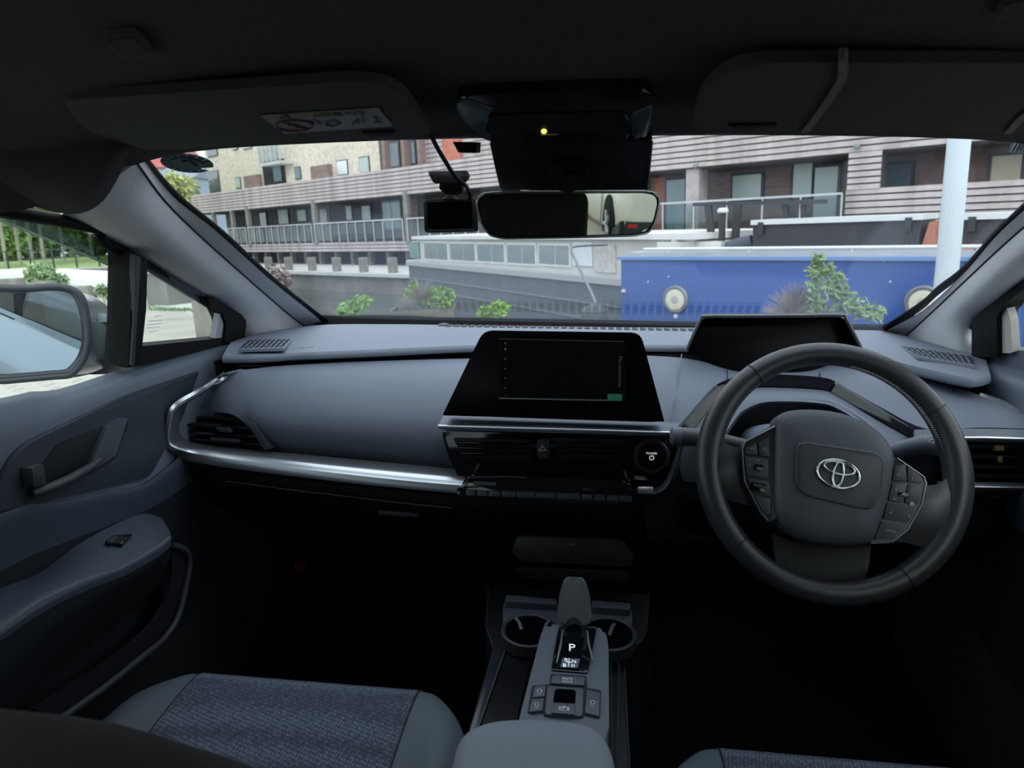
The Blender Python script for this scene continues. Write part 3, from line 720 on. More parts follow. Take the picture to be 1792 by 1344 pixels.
# knee bolster left and right of the column
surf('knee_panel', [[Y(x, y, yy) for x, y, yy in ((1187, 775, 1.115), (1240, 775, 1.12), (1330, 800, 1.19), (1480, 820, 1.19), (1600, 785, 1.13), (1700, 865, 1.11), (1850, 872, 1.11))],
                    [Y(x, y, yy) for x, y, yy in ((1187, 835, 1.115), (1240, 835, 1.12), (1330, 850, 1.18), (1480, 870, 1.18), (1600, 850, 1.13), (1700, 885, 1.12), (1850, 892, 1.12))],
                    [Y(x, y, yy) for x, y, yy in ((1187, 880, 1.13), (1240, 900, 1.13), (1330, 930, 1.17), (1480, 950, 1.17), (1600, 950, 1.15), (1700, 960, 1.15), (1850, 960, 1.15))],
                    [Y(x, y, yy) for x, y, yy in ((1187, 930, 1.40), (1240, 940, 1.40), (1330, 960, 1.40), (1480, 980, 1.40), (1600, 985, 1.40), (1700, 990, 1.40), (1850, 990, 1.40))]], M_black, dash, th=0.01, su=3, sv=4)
plate('knee_switch_panel', Pl(Y(1210, 800, 1.11), (0, -1, 0.1)), bez([(1193, 773), (1238, 775), (1238, 845), (1196, 842), (1190, 822)], 4), 0.004, 0.01, M_cons, dash, bevel=0.002)
# right hand outer vent with its silver rails
surf('ledge', [[Y(1600, 752, 1.095), Y(1700, 750, 1.085), Y(1850, 753, 1.085)], [Y(1600, 766, 1.085), Y(1700, 764, 1.07), Y(1850, 768, 1.07)]], M_cons, dash, th=0.01, su=2, sv=1)
tube('vent_rail', [Y(1650, 766, 1.07), Y(1720, 766, 1.068), Y(1850, 770, 1.068)], 0.0026, M_silver, dash, n=8)
rv = plate('outer_vent', Pl(Y(1740, 800, 1.13), (0, -1, 0)), [(1620, 770), (1860, 772), (1860, 845), (1640, 842)], 0.0, 0.02, M_black, dash)
RVP = Pl(Y(1740, 800, 1.095), (0, -1, 0.1))
for yy in (778, 796, 814, 830):
    plate('vent_slat', RVP, [(1660, yy), (1860, yy+1), (1860, yy+7), (1660, yy+6)], 0.0, 0.035, M_gloss, rv, bevel=0.001)
plate('vent_tab_or_glint', RVP, [(1741, 780), (1758, 780), (1758, 789), (1741, 789)], 0.004, 0.01, mat('yellow_glint', (0.32, 0.23, 0.07), 0.4), rv, bevel=0.001)  # yellow reflection in the vent, painted as a small plate
plate('vent_tab_or_glint', RVP, [(1746, 799), (1755, 799), (1755, 811), (1746, 808)], 0.003, 0.01, mat('ochre_glint', (0.16, 0.12, 0.05), 0.4), rv, bevel=0.001)  # fainter part of the same painted reflection
surf('silver_strip', [[Y(1640, 842, 1.10), Y(1700, 843, 1.09), Y(1850, 846, 1.09)], [Y(1640, 851, 1.085), Y(1700, 852, 1.075), Y(1850, 855, 1.075)], [Y(1640, 862, 1.10), Y(1700, 863, 1.09), Y(1850, 866, 1.09)]], M_silver, dash, th=0.006, su=2, sv=4)
sl = [(1716, 687), (1750, 704), (1792, 735), (1850, 775)]; sl2 = [(1722, 688), (1762, 703), (1800, 728), (1860, 766)]
surf('silver_blade', [[Y(*p, y) for p, y in zip(sl, (1.195, 1.165, 1.12, 1.09))], [Y(*p, y) for p, y in zip(sl2, (1.20, 1.17, 1.13, 1.10))]], M_silver, dash, th=0.012, su=4, sv=1, away=True)

# ============================================================ TOUCHSCREEN
TPn = Pl(Y(970, 735, 1.083), (0, -1, 0.22))
ts = root('touchscreen', TPn.at(970, 735), 'black trapezoid touchscreen standing on the middle of the dashboard', 'touchscreen')
plate('bezel', TPn, bez([(846, 578), (1121, 582), (1163, 738), (774, 727)], [16, 16, 3, 3]), 0.012, 0.010, M_screen, ts, bevel=0.0012)
plate('back_housing', TPn, bez([(850, 583), (1117, 587), (1158, 737), (780, 727)], [16, 16, 3, 3]), 0.0005, 0.035, M_char, ts, bevel=0.0)
scr = plate('display', TPn, [(873, 593), (1092, 598), (1093, 700), (872, 696)], 0.0128, 0.001, mat('display_black', (0.0035, 0.0035, 0.0045), 0.22, spec=0.2), ts)
ed = [TPn.at(*p, 0.0130) for p in ((873, 593), (1092, 598), (1093, 700), (872, 696))]
tube('display_edge', ed, 0.00035, mat('edge_grey', (0.055, 0.057, 0.06), 0.5), ts, n=5, closed=True)
tube('display_lower_edge', [TPn.at(873, 697.5, 0.0133), TPn.at(930, 698.5, 0.0133), TPn.at(1000, 700, 0.0133), TPn.at(1064, 701, 0.0133)], 0.0005, mat('edge_pale', (0.16, 0.16, 0.165), 0.5), ts, n=5)
for i, y in enumerate((601, 611, 628, 645, 662, 679, 692)):
    c = TPn.at(884.5, y, 0.0131); r = 0.0014 if i != 6 else 0.001
    mk('icon', *(lathe_vf(c, TPn.n, [(r, 0), (r, 0.0003)], 6 if i % 2 else 10)), M_dim if i != 1 else M_grey, scr, smooth=False)
text('side_lettering', 'No connection', TPn.at(1083, 624, 0.0131), TPn.at(1082, 677, 0.0131), TPn.n, M_dim, scr)
plate('green_label', TPn, bez([(1063, 689), (1089, 690), (1088, 702), (1063, 701)], 2), 0.0137, 0.0008, mat('green_print', (0.02, 0.16, 0.07), 0.5), ts)

# ============================================================ INSTRUMENT DISPLAY
IP = Pl(Y(1350, 600, 1.32), (0, -1, 0.15))
ins = root('instrument_display', IP.at(1350, 640), 'black hooded instrument display behind the top of the steering wheel', 'instrument display')
plate('display_face', IP, bez([(1228, 556), (1478, 554), (1507, 608), (1440, 642), (1400, 651), (1300, 651), (1262, 642), (1201, 613)], [14, 14, 4, 20, 12, 12, 20, 4]), 0.0, 0.02, M_screen, ins, bevel=0.001)
hood = [(1199, 614), (1224, 560), (1234, 553), (1300, 552.5), (1400, 551.5), (1472, 551), (1482, 558), (1509, 610)]
surf('hood', [[IP.at(*p, 0.03) for p in hood], [IP.at(*p, -0.05)+Vector((0, 0, 0.004)) for p in hood]], M_char, ins, th=0.004, su=4, sv=1)
tube('hood_edge', [IP.at(*p, 0.031) for p in hood], 0.0013, mat('hood_edge_grey', (0.10, 0.11, 0.125), 0.4), ins, n=6, sub=4)
# ============================================================ STEERING WHEEL
TW = math.radians(25)
WC = Vector((0.3138, 0.947, 0.864))
WN = Vector((0, -math.cos(TW), math.sin(TW)))
WR, WM = 0.160, 0.0158
WPL = Pl(WC, WN)
wa = Vector((1, 0, 0)); wb = WN.cross(wa)
wheel = root('steering_wheel', WC, 'black leather steering wheel with chrome badge in front of the driver seat', 'steering wheel')
def wpt(deg, R, off=0.0):
    t = math.radians(deg); return WC+wa*(R*math.cos(t))+wb*(R*math.sin(t))+WN*off
NS = 144
def bump(d, c, w): 
    x = abs((d-c+180) % 360-180)/w; return max(0, 1-x*x)**2
path = []; rad = []
for i in range(NS):
    dg = 360*i/NS
    g = bump(dg, 205-25, 55)*0.10+bump(dg, 352, 60)*0.16
    path.append(wpt(dg, WR)); rad.append(WM*(1+g))
tube('rim', path, rad, M_leather, wheel, n=20, closed=True)
# leather joints in the rim
for px, py in ((1322, 658), (1652, 708), (1290, 952), (1582, 1010)):
    p = WPL.at(px, py)-WC; dg = math.degrees(math.atan2(p.dot(wb), p.dot(wa)))
    c = wpt(dg, WR); e1 = (c-WC).normalized()
    ring = [c+e1*(WM*1.06*math.cos(t))+WN*(WM*1.06*math.sin(t)) for t in [2*math.pi*k/20 for k in range(20)]]
    tube('leather_joint', ring, 0.0006, M_black, wheel, n=5, closed=True)
# stitching round the inside of the rim
st = []
for i in range(64):
    dg = 78-i*1.35
    a = wpt(dg, WR-WM*1.03, 0.003); b = wpt(dg-0.75, WR-WM*0.97, 0.0075)
    st.append(tube_vf([a, b], 0.0009, 5))
mk('stitching', *join(st), mat('grey_thread', (0.42, 0.42, 0.42), 0.8), wheel, kind='stuff')
# spokes
def spoke(name, rows, m, th=0.014, **kw):
    return surf(name, [[WPL.at(x, y, o) for x, y, o in r] for r in rows], m, wheel, th=th, su=4, sv=4, **kw)
spoke('spoke', [[(1238, 768, 0.004), (1262, 772, 0.008), (1288, 782, 0.008), (1320, 776, 0.004)], [(1236, 800, 0.012), (1262, 803, 0.014), (1290, 806, 0.012), (1325, 806, 0.006)], [(1236, 835, 0.012), (1258, 836, 0.013), (1290, 836, 0.010), (1330, 842, 0.005)], [(1240, 862, 0.004), (1262, 870, 0.003), (1296, 882, 0.0), (1340, 890, 0.0)]], M_leather)
spoke('spoke', [[(1560, 830, 0.002), (1605, 846, 0.006), (1638, 848, 0.008), (1664, 832, 0.006)], [(1560, 860, 0.008), (1610, 872, 0.014), (1645, 875, 0.015), (1675, 868, 0.010)], [(1555, 900, 0.008), (1600, 910, 0.013), (1640, 915, 0.014), (1672, 915, 0.010)], [(1540, 945, 0.0), (1585, 950, 0.004), (1625, 960, 0.004), (1660, 965, 0.004)]], M_leather)
spoke('lower_spoke', [[(1352, 935, 0.0), (1400, 948, 0.0), (1480, 952, 0.0), (1525, 948, 0.0)], [(1358, 985, 0.006), (1400, 998, 0.008), (1470, 1002, 0.008), (1520, 992, 0.006)], [(1366, 1015, 0.002), (1400, 1026, 0.004), (1460, 1030, 0.004), (1510, 1020, 0.002)]], M_black, th=0.010)
# side button pods
podL = [(1298, 784), (1304, 772), (1356, 742), (1362, 760), (1362, 905), (1346, 914), (1332, 900), (1302, 842)]
podR = [(1556, 800), (1568, 800), (1617, 834), (1622, 845), (1614, 882), (1590, 928), (1562, 950), (1520, 952)]
M_pod = mat('pod_black', (0.014, 0.016, 0.020), 0.35)
pL = plate('button_pod', WPL, bez(podL, 5), 0.020, 0.024, M_pod, wheel, bevel=0.002)
pR = plate('button_pod', WPL, bez(podR, 5), 0.020, 0.024, M_pod, wheel, bevel=0.002)
tube('pod_edge', [WPL.at(x, y, 0.021) for x, y in ((1356, 746), (1304, 773), (1299, 785), (1303, 842), (1333, 899), (1345, 912))], 0.0010, mat('pod_edge_silver', (0.30, 0.31, 0.33), 0.35, metal=0.8), pL, n=6)
tube('pod_edge', [WPL.at(x, y, 0.021) for x, y in ((1570, 802), (1616, 834), (1621, 845), (1613, 882), (1589, 927), (1561, 949))], 0.0010, MATS['pod_edge_silver'], pR, n=6)
M_btn = mat('button_slate', (0.035, 0.039, 0.048), 0.45)
bl = [[(1306, 783), (1324, 775), (1326, 795), (1305, 794)], [(1328, 773), (1345, 766), (1347, 799), (1329, 796)], [(1304, 798), (1344, 803), (1345, 837), (1307, 831)], [(1308, 836), (1346, 842), (1348, 868), (1319, 862)], [(1320, 867), (1348, 873), (1348, 900), (1336, 898)]]
for q in bl: plate('button', WPL, bez(q, 1.5), 0.0225, 0.004, M_btn, pL, bevel=0.0006)
plate('rocker', WPL, bez([(1314, 843), (1340, 848), (1340, 862), (1313, 858)], 2), 0.0240, 0.003, M_gloss, pL, bevel=0.0006)
plate('rocker_core', WPL, bez([(1319, 846), (1336, 849), (1335, 854), (1319, 851)], 1), 0.0248, 0.001, M_btn, pL)
plate('ok_button', WPL, bez([(1321, 812), (1336, 814), (1336, 824), (1320, 822)], 1.5), 0.0245, 0.003, M_gloss, pL, bevel=0.0004)
br = [[(1566, 816), (1585, 812), (1587, 842), (1563, 840)], [(1589, 816), (1612, 834), (1614, 845), (1589, 843)], [(1562, 845), (1588, 847), (1581, 880), (1555, 876)], [(1590, 847), (1614, 849), (1608, 882), (1584, 880)], [(1553, 880), (1606, 886), (1590, 914), (1546, 908)], [(1543, 912), (1588, 918), (1562, 944), (1530, 944)]]
for q in br: plate('button', WPL, bez(q, 1.5), 0.0225, 0.004, M_btn, pR, bevel=0.0006)
plate('cruise_button', WPL, bez([(1572, 861), (1590, 864), (1590, 871), (1572, 868)], 1), 0.0240, 0.003, M_gloss, pR, bevel=0.0004)
for s, a, b in (('OK', (1323, 821), (1333, 822)), ('MODE', (1551, 930), (1568, 933)), ('+', (1565, 859), (1570, 860)), ('-', (1562, 877), (1567, 878)), ('<', (1556, 900), (1561, 901)), ('>', (1588, 906), (1593, 907)), ('>', (1341, 819), (1344, 819.5)), ('<', (1310, 815), (1313, 815.5))):
    ptext('button_lettering', s, WPL, a, b, 0.0250 if s == 'OK' else 0.0228, M_grey, pL if a[0] < 1400 else pR)
def glyph(par, cx, cy, w, kind):
    o = 0.0228; q = []
    if kind == 'arc': q.append(tube_vf([WPL.at(cx+w*math.cos(t), cy-w*0.6*math.sin(t), o) for t in [math.pi*k/8 for k in range(9)]], 0.0004, 5))
    if kind == 'car': q.append(extr([WPL.at(x, y, o) for x, y in ((cx-w, cy+4), (cx-w*0.5, cy-2), (cx+w*0.5, cy-1), (cx+w, cy+5))], WN*0.0004))
    if kind == 'lane': q += [tube_vf([WPL.at(cx-w, cy+4, o), WPL.at(cx-w*0.5, cy-3, o)], 0.0004, 5), tube_vf([WPL.at(cx+w, cy+5, o), WPL.at(cx+w*0.4, cy-2, o)], 0.0004, 5)]
    if kind == 'tick': q += [tube_vf([WPL.at(cx-w, cy, o), WPL.at(cx, cy-w*0.6, o), WPL.at(cx+w, cy+0.5, o)], 0.0004, 5)]
    mk('button_symbol', *join(q), M_grey, par)
glyph(pR, 1574, 832, 4, 'arc'); glyph(pR, 1600, 838, 4, 'lane'); glyph(pR, 1599, 856, 5, 'lane'); glyph(pR, 1596, 880, 5, 'car')
glyph(pL, 1317, 786, 3, 'arc'); glyph(pL, 1339, 786, 3, 'lane'); glyph(pL, 1327, 806, 2.5, 'tick'); glyph(pL, 1326, 832, 2.0, 'tick')
# airbag cover: a shallow dome over its outline
padpx = [(1357, 742), (1362, 728), (1380, 719), (1420, 716), (1470, 722), (1520, 742), (1550, 768), (1564, 796), (1562, 830), (1554, 872), (1540, 915), (1526, 946), (1500, 954), (1446, 953), (1400, 942), (1366, 916), (1354, 885), (1354, 800)]
padpx = [tuple(p) for p in crom(padpx, 3, True)]
cx = sum(p[0] for p in padpx)/len(padpx); cy = sum(p[1] for p in padpx)/len(padpx)
V = []; Fc = []; nP = len(padpx)
prof = [(1.0, -0.012), (1.0, 0.016), (0.985, 0.022), (0.95, 0.0265), (0.88, 0.030), (0.75, 0.033), (0.55, 0.0355), (0.3, 0.037)]
for s, o in prof:
    for x, y in padpx: 
        base = WPL.at(x, y, 0.02); c0 = WPL.at(cx, cy, 0.02); V.append(c0+(base-c0)*s+WN*(o-0.02))
for i in range(len(prof)-1):
    for k in range(nP): k2 = (k+1) % nP; Fc.append((i*nP+k, i*nP+k2, (i+1)*nP+k2, (i+1)*nP+k))
Fc.append(tuple(range(nP))); Fc.append(tuple((len(prof)-1)*nP+k for k in range(nP)))
airbag = mk('airbag_cover', V, Fc, M_hub, wheel, angle=60)
inner = bez([(1396, 774), (1530, 794), (1545, 806), (1541, 858), (1526, 889), (1500, 887), (1412, 866), (1394, 850)], [16, 8, 8, 12, 10, 10, 14, 14])
plate('badge_panel', WPL, inner, 0.0385, 0.008, mat('badge_panel_plastic', (0.030, 0.032, 0.037), 0.5, bump=0.2, bscale=900), airbag, bevel=0.0012)
tube('badge_groove', [WPL.at(x, y, 0.0365) for x, y in inner], 0.0020, mat('groove_plastic', (0.045, 0.048, 0.055), 0.45), airbag, n=8, closed=True)
# chrome badge: three interlaced ellipses
eb = Vector((0, 0, 0))
er = math.radians(-12.0)
ea = wa*math.cos(er)+wb*math.sin(er); eu = WN.cross(ea)
ec = WPL.at(1467, 829.5, 0.0395)
def ell(cu_, cv_, a, b, n=40): return [ec+ea*(cu_+a*math.cos(t))+eu*(cv_+b*math.sin(t)) for t in [2*math.pi*k/n for k in range(n)]]
em = empty_part('badge', ec, wheel)
tube('badge_ring', ell(0, 0, 0.0262, 0.0178), 0.0016, M_chrome, em, n=8, closed=True)
tube('badge_cross_ellipse', ell(0, 0.0075, 0.0190, 0.0078), 0.0015, M_chrome, em, n=8, closed=True)
tube('badge_upright_ellipse', ell(0, -0.0003, 0.0062, 0.0162), 0.0015, M_chrome, em, n=8, closed=True)

# column shroud
csz = [(0.055, 0.048, 0.0), (0.060, 0.052, -0.03), (0.066, 0.056, -0.08), (0.070, 0.058, -0.14), (0.072, 0.058, -0.20)]
V = []; Fc = []; n_ = 24
for w, h, o in csz:
    for k in range(n_):
        t = 2*math.pi*k/n_; c, s = math.cos(t), math.sin(t)
        V.append(WC+wa*(-0.006+w*math.copysign(abs(c)**0.6, c))+wb*(0.012+h*math.copysign(abs(s)**0.6, s)+0.25*(-o)*0.5)+WN*(o-0.018))
for i in range(len(csz)-1):
    for k in range(n_): k2 = (k+1) % n_; Fc.append((i*n_+k, i*n_+k2, (i+1)*n_+k2, (i+1)*n_+k))
Fc.append(tuple(range(n_))); Fc.append(tuple((len(csz)-1)*n_+k for k in range(n_)))
mk('column_shroud', V, Fc, M_dash, label='slate plastic steering column shroud behind the wheel hub', cat='column shroud')
# stalks
rs = root('indicator_stalk', Y(1500, 800, 1.02), 'dark indicator stalk with white symbols right of the wheel hub', 'stalk')
pp = [Y(1470, 806, 1.04), Y(1530, 797, 1.035), Y(1560, 792, 1.03), Y(1600, 784, 1.02), Y(1650, 777, 1.01), Y(1668, 776, 1.005)]
tube('stalk_arm', pp, [0.009, 0.010, 0.0125, 0.0150, 0.0160, 0.014], M_cons, rs, n=16, sub=1)
SPL = Pl(Y(1620, 772, 0.997), (0.05, -0.85, 0.5))
arr = [(1608, 766), (1613, 761), (1613, 764), (1618, 764), (1618, 761), (1623, 766), (1618, 770), (1618, 767.5), (1613, 767.5), (1613, 770)]
plate('arrow_symbol', SPL, arr, 0.0012, 0.001, M_white, rs, smooth=False)
mk('lamp_symbol', *join([tube_vf([SPL.at(1631+4*math.cos(t), 772+3.4*math.sin(t), 0.001) for t in [2*math.pi*k/12 for k in range(12)]], 0.0004, 5, True)]+[tube_vf([SPL.at(1626, 770+2*k, 0.001), SPL.at(1623, 770.5+2*k, 0.001)], 0.0003, 5) for k in range(3)]), M_white, rs)
ls = root('wiper_stalk', Y(1240, 770, 1.02), 'brown-grey wiper stalk left of the steering wheel rim', 'stalk')
tube('stalk_arm', [Y(1182, 763, 1.045), Y(1195, 764, 1.045), Y(1230, 766, 1.045), Y(1300, 780, 1.06), Y(1370, 800, 1.07)], [0.0135, 0.0140, 0.0135, 0.011, 0.010], mat('umber_plastic', (0.055, 0.052, 0.054), 0.5), ls, n=16)
lathe('stalk_cap', Y(1173, 763, 1.045), (1, 0, 0), [(0.010, 0.0), (0.0135, 0.003), (0.0145, 0.012), (0.0140, 0.016)], M_cons, ls, n=16)

# ============================================================ CENTRE CONSOLE
con = root('centre_console', (XC, 0.95, 0.30), 'low black centre console with cup holders and slate shifter panel', 'console')
QP = Pl((0, 0.85, 0.61), (0, -0.06, 1))
def qz(px, py, z): return Z(px, py, z)
# tub: outline of the black base, widening ahead of the shifter
tub = [(812, 1344), (822, 1280), (864, 1140), (858, 1118), (851, 1100), (856, 1030), (866, 960), (1130, 960), (1136, 1040), (1131, 1105), (1122, 1122), (1100, 1140), (1092, 1160), (1085, 1344)]
tz = [0.545]*len(tub)
tp_ = [Z(x, y, 0.545) if y > 1000 else Z(x, y, 0.545) for x, y in tub]
tp_[6] = Vector((tp_[5].x-0.01, 1.16, 0.545)); tp_[7] = Vector((tp_[8].x+0.01, 1.16, 0.545))
tp_[0] = Vector((tp_[1].x, 0.3, 0.545)); tp_[-1] = Vector((tp_[-2].x+0.0, 0.3, 0.545))
V, Fc = extr(tp_, Vector((0, 0, -0.25)), 0.004); mk('console_tub', V, Fc, M_black, con)
M_edge = mat('thin_edge_highlight', (0.16, 0.165, 0.175), 0.3, metal=0.6)
tube('tub_edge_glint', [p+Vector((0, 0, 0.001)) for p in tp_[1:6]], 0.0012, mat('lit_edge_grey', (0.05, 0.052, 0.056), 0.35), con, n=6)  # lighter tube paints the light caught along the tub's edge
tube('tub_edge_glint', [p+Vector((0, 0, 0.001)) for p in tp_[8:14]], 0.0014, MATS['lit_edge_grey'], con, n=6)
# cup holder deck
CUP = Pl((0, 0.95, 0.575), (0, -0.05, 1))
deckpx = [(878, 1102), (882, 1055), (886, 1042), (975, 1050), (1035, 1054), (1102, 1060), (1106, 1072), (1104, 1112), (1085, 1120), (1040, 1125), (960, 1118), (890, 1110)]
def disc(c, r, k=18, s=1): return [(c[0]+r[0]*math.cos(2*math.pi*i/k*s), c[1]+r[1]*math.sin(2*math.pi*i/k*s)) for i in range(k)]
dk = plate('cup_holder_deck', CUP, bez([(880, 1108), (880, 1062), (884, 1050), (1104, 1063), (1107, 1075), (1104, 1114)], 4), 0.0, 0.02, mat('deck_slate', (0.045, 0.055, 0.072), 0.5), con, bevel=0.003)
plate('deck_ledge', CUP, bez([(885, 1040), (974, 1048), (974, 1058), (884, 1052)], 3), 0.012, 0.02, MATS['deck_slate'], con, bevel=0.002)
plate('deck_ledge', CUP, bez([(1035, 1050), (1104, 1055), (1102, 1067), (1035, 1062)], 3), 0.012, 0.02, MATS['deck_slate'], con, bevel=0.002)
for c0 in ((926, 1106), (1064, 1112)):
    c = CUP.at(*c0, 0.0)
    ch = lathe('cup_holder', c, CUP.n, [(0.043, -0.015), (0.043, 0.004), (0.040, 0.0055), (0.0375, 0.004), (0.037, 0.0025)], M_char, con, n=40)
    lathe('cup_well', c, CUP.n, [(0.0365, -0.01), (0.0365, 0.0035)], mat('well_black', (0.002, 0.002, 0.003), 0.9, spec=0.0), ch, n=36)
for a, b in (((903, 1082), (913, 1102)), ((962, 1086), (952, 1104)), ((1075, 1092), (1066, 1112))):
    q = CUP.at(*a, 0.006); q2 = CUP.at(*b, 0.006)
    tube('cup_tab', [q, q.lerp(q2, 0.5)+Vector((0, 0, 0.004)), q2], 0.0028, M_cons, con, n=8, flat=0.6)
# tray beside the shifter
TR = Pl((0, 0.85, 0.556), (0, 0, 1))
plate('side_tray', TR, bez([(884, 1136), (932, 1137), (902, 1268), (832, 1285)], [12, 10, 2, 2]), 0.001, 0.004, mat('tray_black', (0.004, 0.004, 0.006), 0.3), con)
tube('tray_rim', [TR.at(x, y, 0.004) for x, y in ((836, 1275), (862, 1200), (881, 1146), (884, 1137), (892, 1133), (922, 1134), (932, 1138), (931, 1147))], 0.0013, M_edge, con, n=6, sub=3)
plate('tray_flank', TR, bez([(868, 1128), (883, 1132), (834, 1284), (820, 1284)], 2), 0.004, 0.01, mat('flank_navy', (0.014, 0.018, 0.028), 0.3), con, bevel=0.001)
tube('tray_motif', [TR.at(x, y, 0.003) for x, y in ((900, 1121), (907, 1117), (915, 1118), (911, 1122), (920, 1122))], 0.0009, M_char, con, n=6)
for q in (((1069, 1160), (1071, 1290), (1069, 1344)), ((1083, 1160), (1082, 1230), (1078, 1330))):
    tube('rail_line', [TR.at(x, y, 0.003) for x, y in q], 0.0012, MATS['lit_edge_grey'], con, n=6)
# shifter panel
pan = bez([(948, 1105), (960, 1094), (978, 1092), (1046, 1097), (1060, 1106), (1065, 1130), (1066, 1270), (1062, 1310), (905, 1290), (909, 1256)], [8, 6, 4, 4, 10, 14, 0, 0, 0, 0])
sp_ = plate('shifter_panel', QP, pan, 0.0, 0.07, M_cons, con, bevel=0.005, seg=3)
gp = plate('gate_surround', QP, bez([(978, 1096), (1044, 1099), (1034, 1150), (1028, 1177), (965, 1172), (968, 1150)], 3), 0.0025, 0.006, M_gloss, con, bevel=0.001)
for q in (((985, 1102), (981, 1130), (974, 1160)), ((1028, 1104), (1030, 1125), (1037, 1155))):
    tube('gate_blade', [QP.at(x, y, 0.006) for x, y in q], [0.001, 0.002, 0.0012], M_silver, gp, n=8)
plate('gate_strip', QP, [(985, 1112), (1022, 1115), (1013, 1172), (980, 1169)], 0.004, 0.002, M_screen, gp)
ptext('gear_lettering', 'P', QP, (996, 1139), (1007, 1139.5), 0.0052, M_lit, gp, hscale=1.1)
plate('gear_map', QP, [(984, 1151), (1015, 1153), (1011, 1169), (980, 1167)], 0.0044, 0.0008, mat('gear_map_navy', (0.10, 0.13, 0.19), 0.35), gp)
for s, a, b in (('R', (988, 1157), (994, 1157.4)), ('N', (1001, 1160), (1008, 1160.4)), ('D', (1000, 1167), (1006, 1167.4)), ('B', (985, 1167), (991, 1167.4))):
    ptext('gear_lettering', s, QP, a, b, 0.0050, M_lit, gp)
mk('gate_arrows', *join([tube_vf([QP.at(996, 1152, 0.0050), QP.at(995, 1166, 0.0050)], 0.0005, 5), tube_vf([QP.at(990, 1158, 0.0050), QP.at(1000, 1159, 0.0050)], 0.0005, 5)]), M_lit, gp)
# buttons behind the shifter
M_kb = mat('console_button', (0.06, 0.073, 0.095), 0.5)
grv = [((965, 1180), (1024, 1184)), ((951, 1197), (1052, 1206)), ((1052, 1206), (1050, 1254))]
plate('button_well', QP, bez([(964, 1179), (1026, 1183), (1027, 1203), (1052, 1208), (1050, 1256), (1022, 1250), (1020, 1256), (952, 1252), (950, 1246), (923, 1247), (931, 1200), (962, 1197)], 2), 0.0012, 0.002, M_black, con)
mb = plate('drive_mode_button', QP, bez([(967, 1181), (1023, 1184.5), (1022, 1199), (964, 1195)], 2), 0.0040, 0.006, M_kb, con, bevel=0.001)
ptext('button_lettering', 'DRIVE', QP, (984, 1189), (1002, 1190), 0.0043, M_white, mb)
ptext('button_lettering', 'MODE', QP, (984, 1194), (1002, 1195), 0.0043, M_white, mb)
eb_ = plate('parking_brake_frame', QP, bez([(958, 1200), (1021, 1204), (1019, 1253), (954, 1250)], 5), 0.0040, 0.006, M_kb, con, bevel=0.001)
plate('brake_recess', QP, bez([(971, 1205), (1008, 1207), (1006, 1238), (967, 1235)], [7, 7, 0, 0]), 0.0046, 0.001, mat('well_black', (0.002, 0.002, 0.003)), eb_)
bs = plate('parking_brake_switch', QP, [(968, 1229), (1007, 1231), (1005, 1250), (965, 1247)], 0.0065, 0.004, M_kb, eb_, bevel=0.0006)
cbr = QP.at(987, 1240, 0.0068)
mk('brake_symbol', *join([tube_vf([cbr+Vector((0.0042*math.cos(t), 0.0042*math.sin(t), 0)) for t in [2*math.pi*k/14 for k in range(14)]], 0.0005, 5, True)]+[tube_vf([cbr+Vector((s*0.0062*math.cos(t), 0.0055*math.sin(t), 0)) for t in [-0.7+1.4*k/6 for k in range(7)]], 0.0005, 5) for s in (1, -1)]), M_white, bs)
ptext('brake_lettering', 'P', QP, (985, 1242), (989.5, 1242), 0.0069, M_white, bs)
for q in ([(936, 1201), (955, 1199), (953, 1218), (932, 1220)], [(931, 1223), (952, 1221), (949, 1243), (926, 1245)], [(1027, 1207), (1050, 1212), (1048, 1253), (1024, 1247)]):
    b = plate('console_button', QP, bez(q, 1.5), 0.0040, 0.006, M_kb, con, bevel=0.001)
    mx_ = sum(p[0] for p in q)/4; my = sum(p[1] for p in q)/4
    mk('button_symbol', *join([tube_vf([QP.at(mx_-4, my-2, 0.0043), QP.at(mx_, my-4, 0.0043), QP.at(mx_+4, my-2, 0.0043), QP.at(mx_+3, my+2, 0.0043), QP.at(mx_-3, my+2, 0.0043)], 0.0005, 5, True)]+[tube_vf([QP.at(mx_-4, my+5, 0.0043), QP.at(mx_+3, my+5.4, 0.0043)], 0.0005, 5)]), M_white, b)
# socket panel and open tray ahead of the shifter
UP = Pl((0, 1.17, 0.70), (0, -1, 0.25))
us = plate('socket_panel', UP, bez([(905, 938), (1090, 944), (1110, 972), (1105, 992), (910, 982), (895, 965)], 6), 0.0, 0.02, mat('socket_black', (0.014, 0.015, 0.018), 0.5), con, bevel=0.003)
plate('usb_socket', UP, [(995, 958), (1008, 958.5), (1008, 963), (995, 962.5)], 0.0012, 0.001, M_char, us)
mk('usb_symbol', *tube_vf([UP.at(995, 953, 0.0012), UP.at(999, 950, 0.0012), UP.at(1003, 953, 0.0012), UP.at(1007, 950, 0.0012), UP.at(1003, 954, 0.0012), UP.at(999, 955, 0.0012)], 0.0005, 5, True), M_grey, us)
plate('socket_cap', UP, bez([(1050, 948), (1084, 950), (1084, 975), (1050, 974)], 5), 0.003, 0.004, M_char, us, bevel=0.001)
plate('lower_tray', UP, bez([(900, 992), (1105, 1000), (1095, 1020), (915, 1012)], 5), 0.0, 0.03, M_black, con, bevel=0.004)
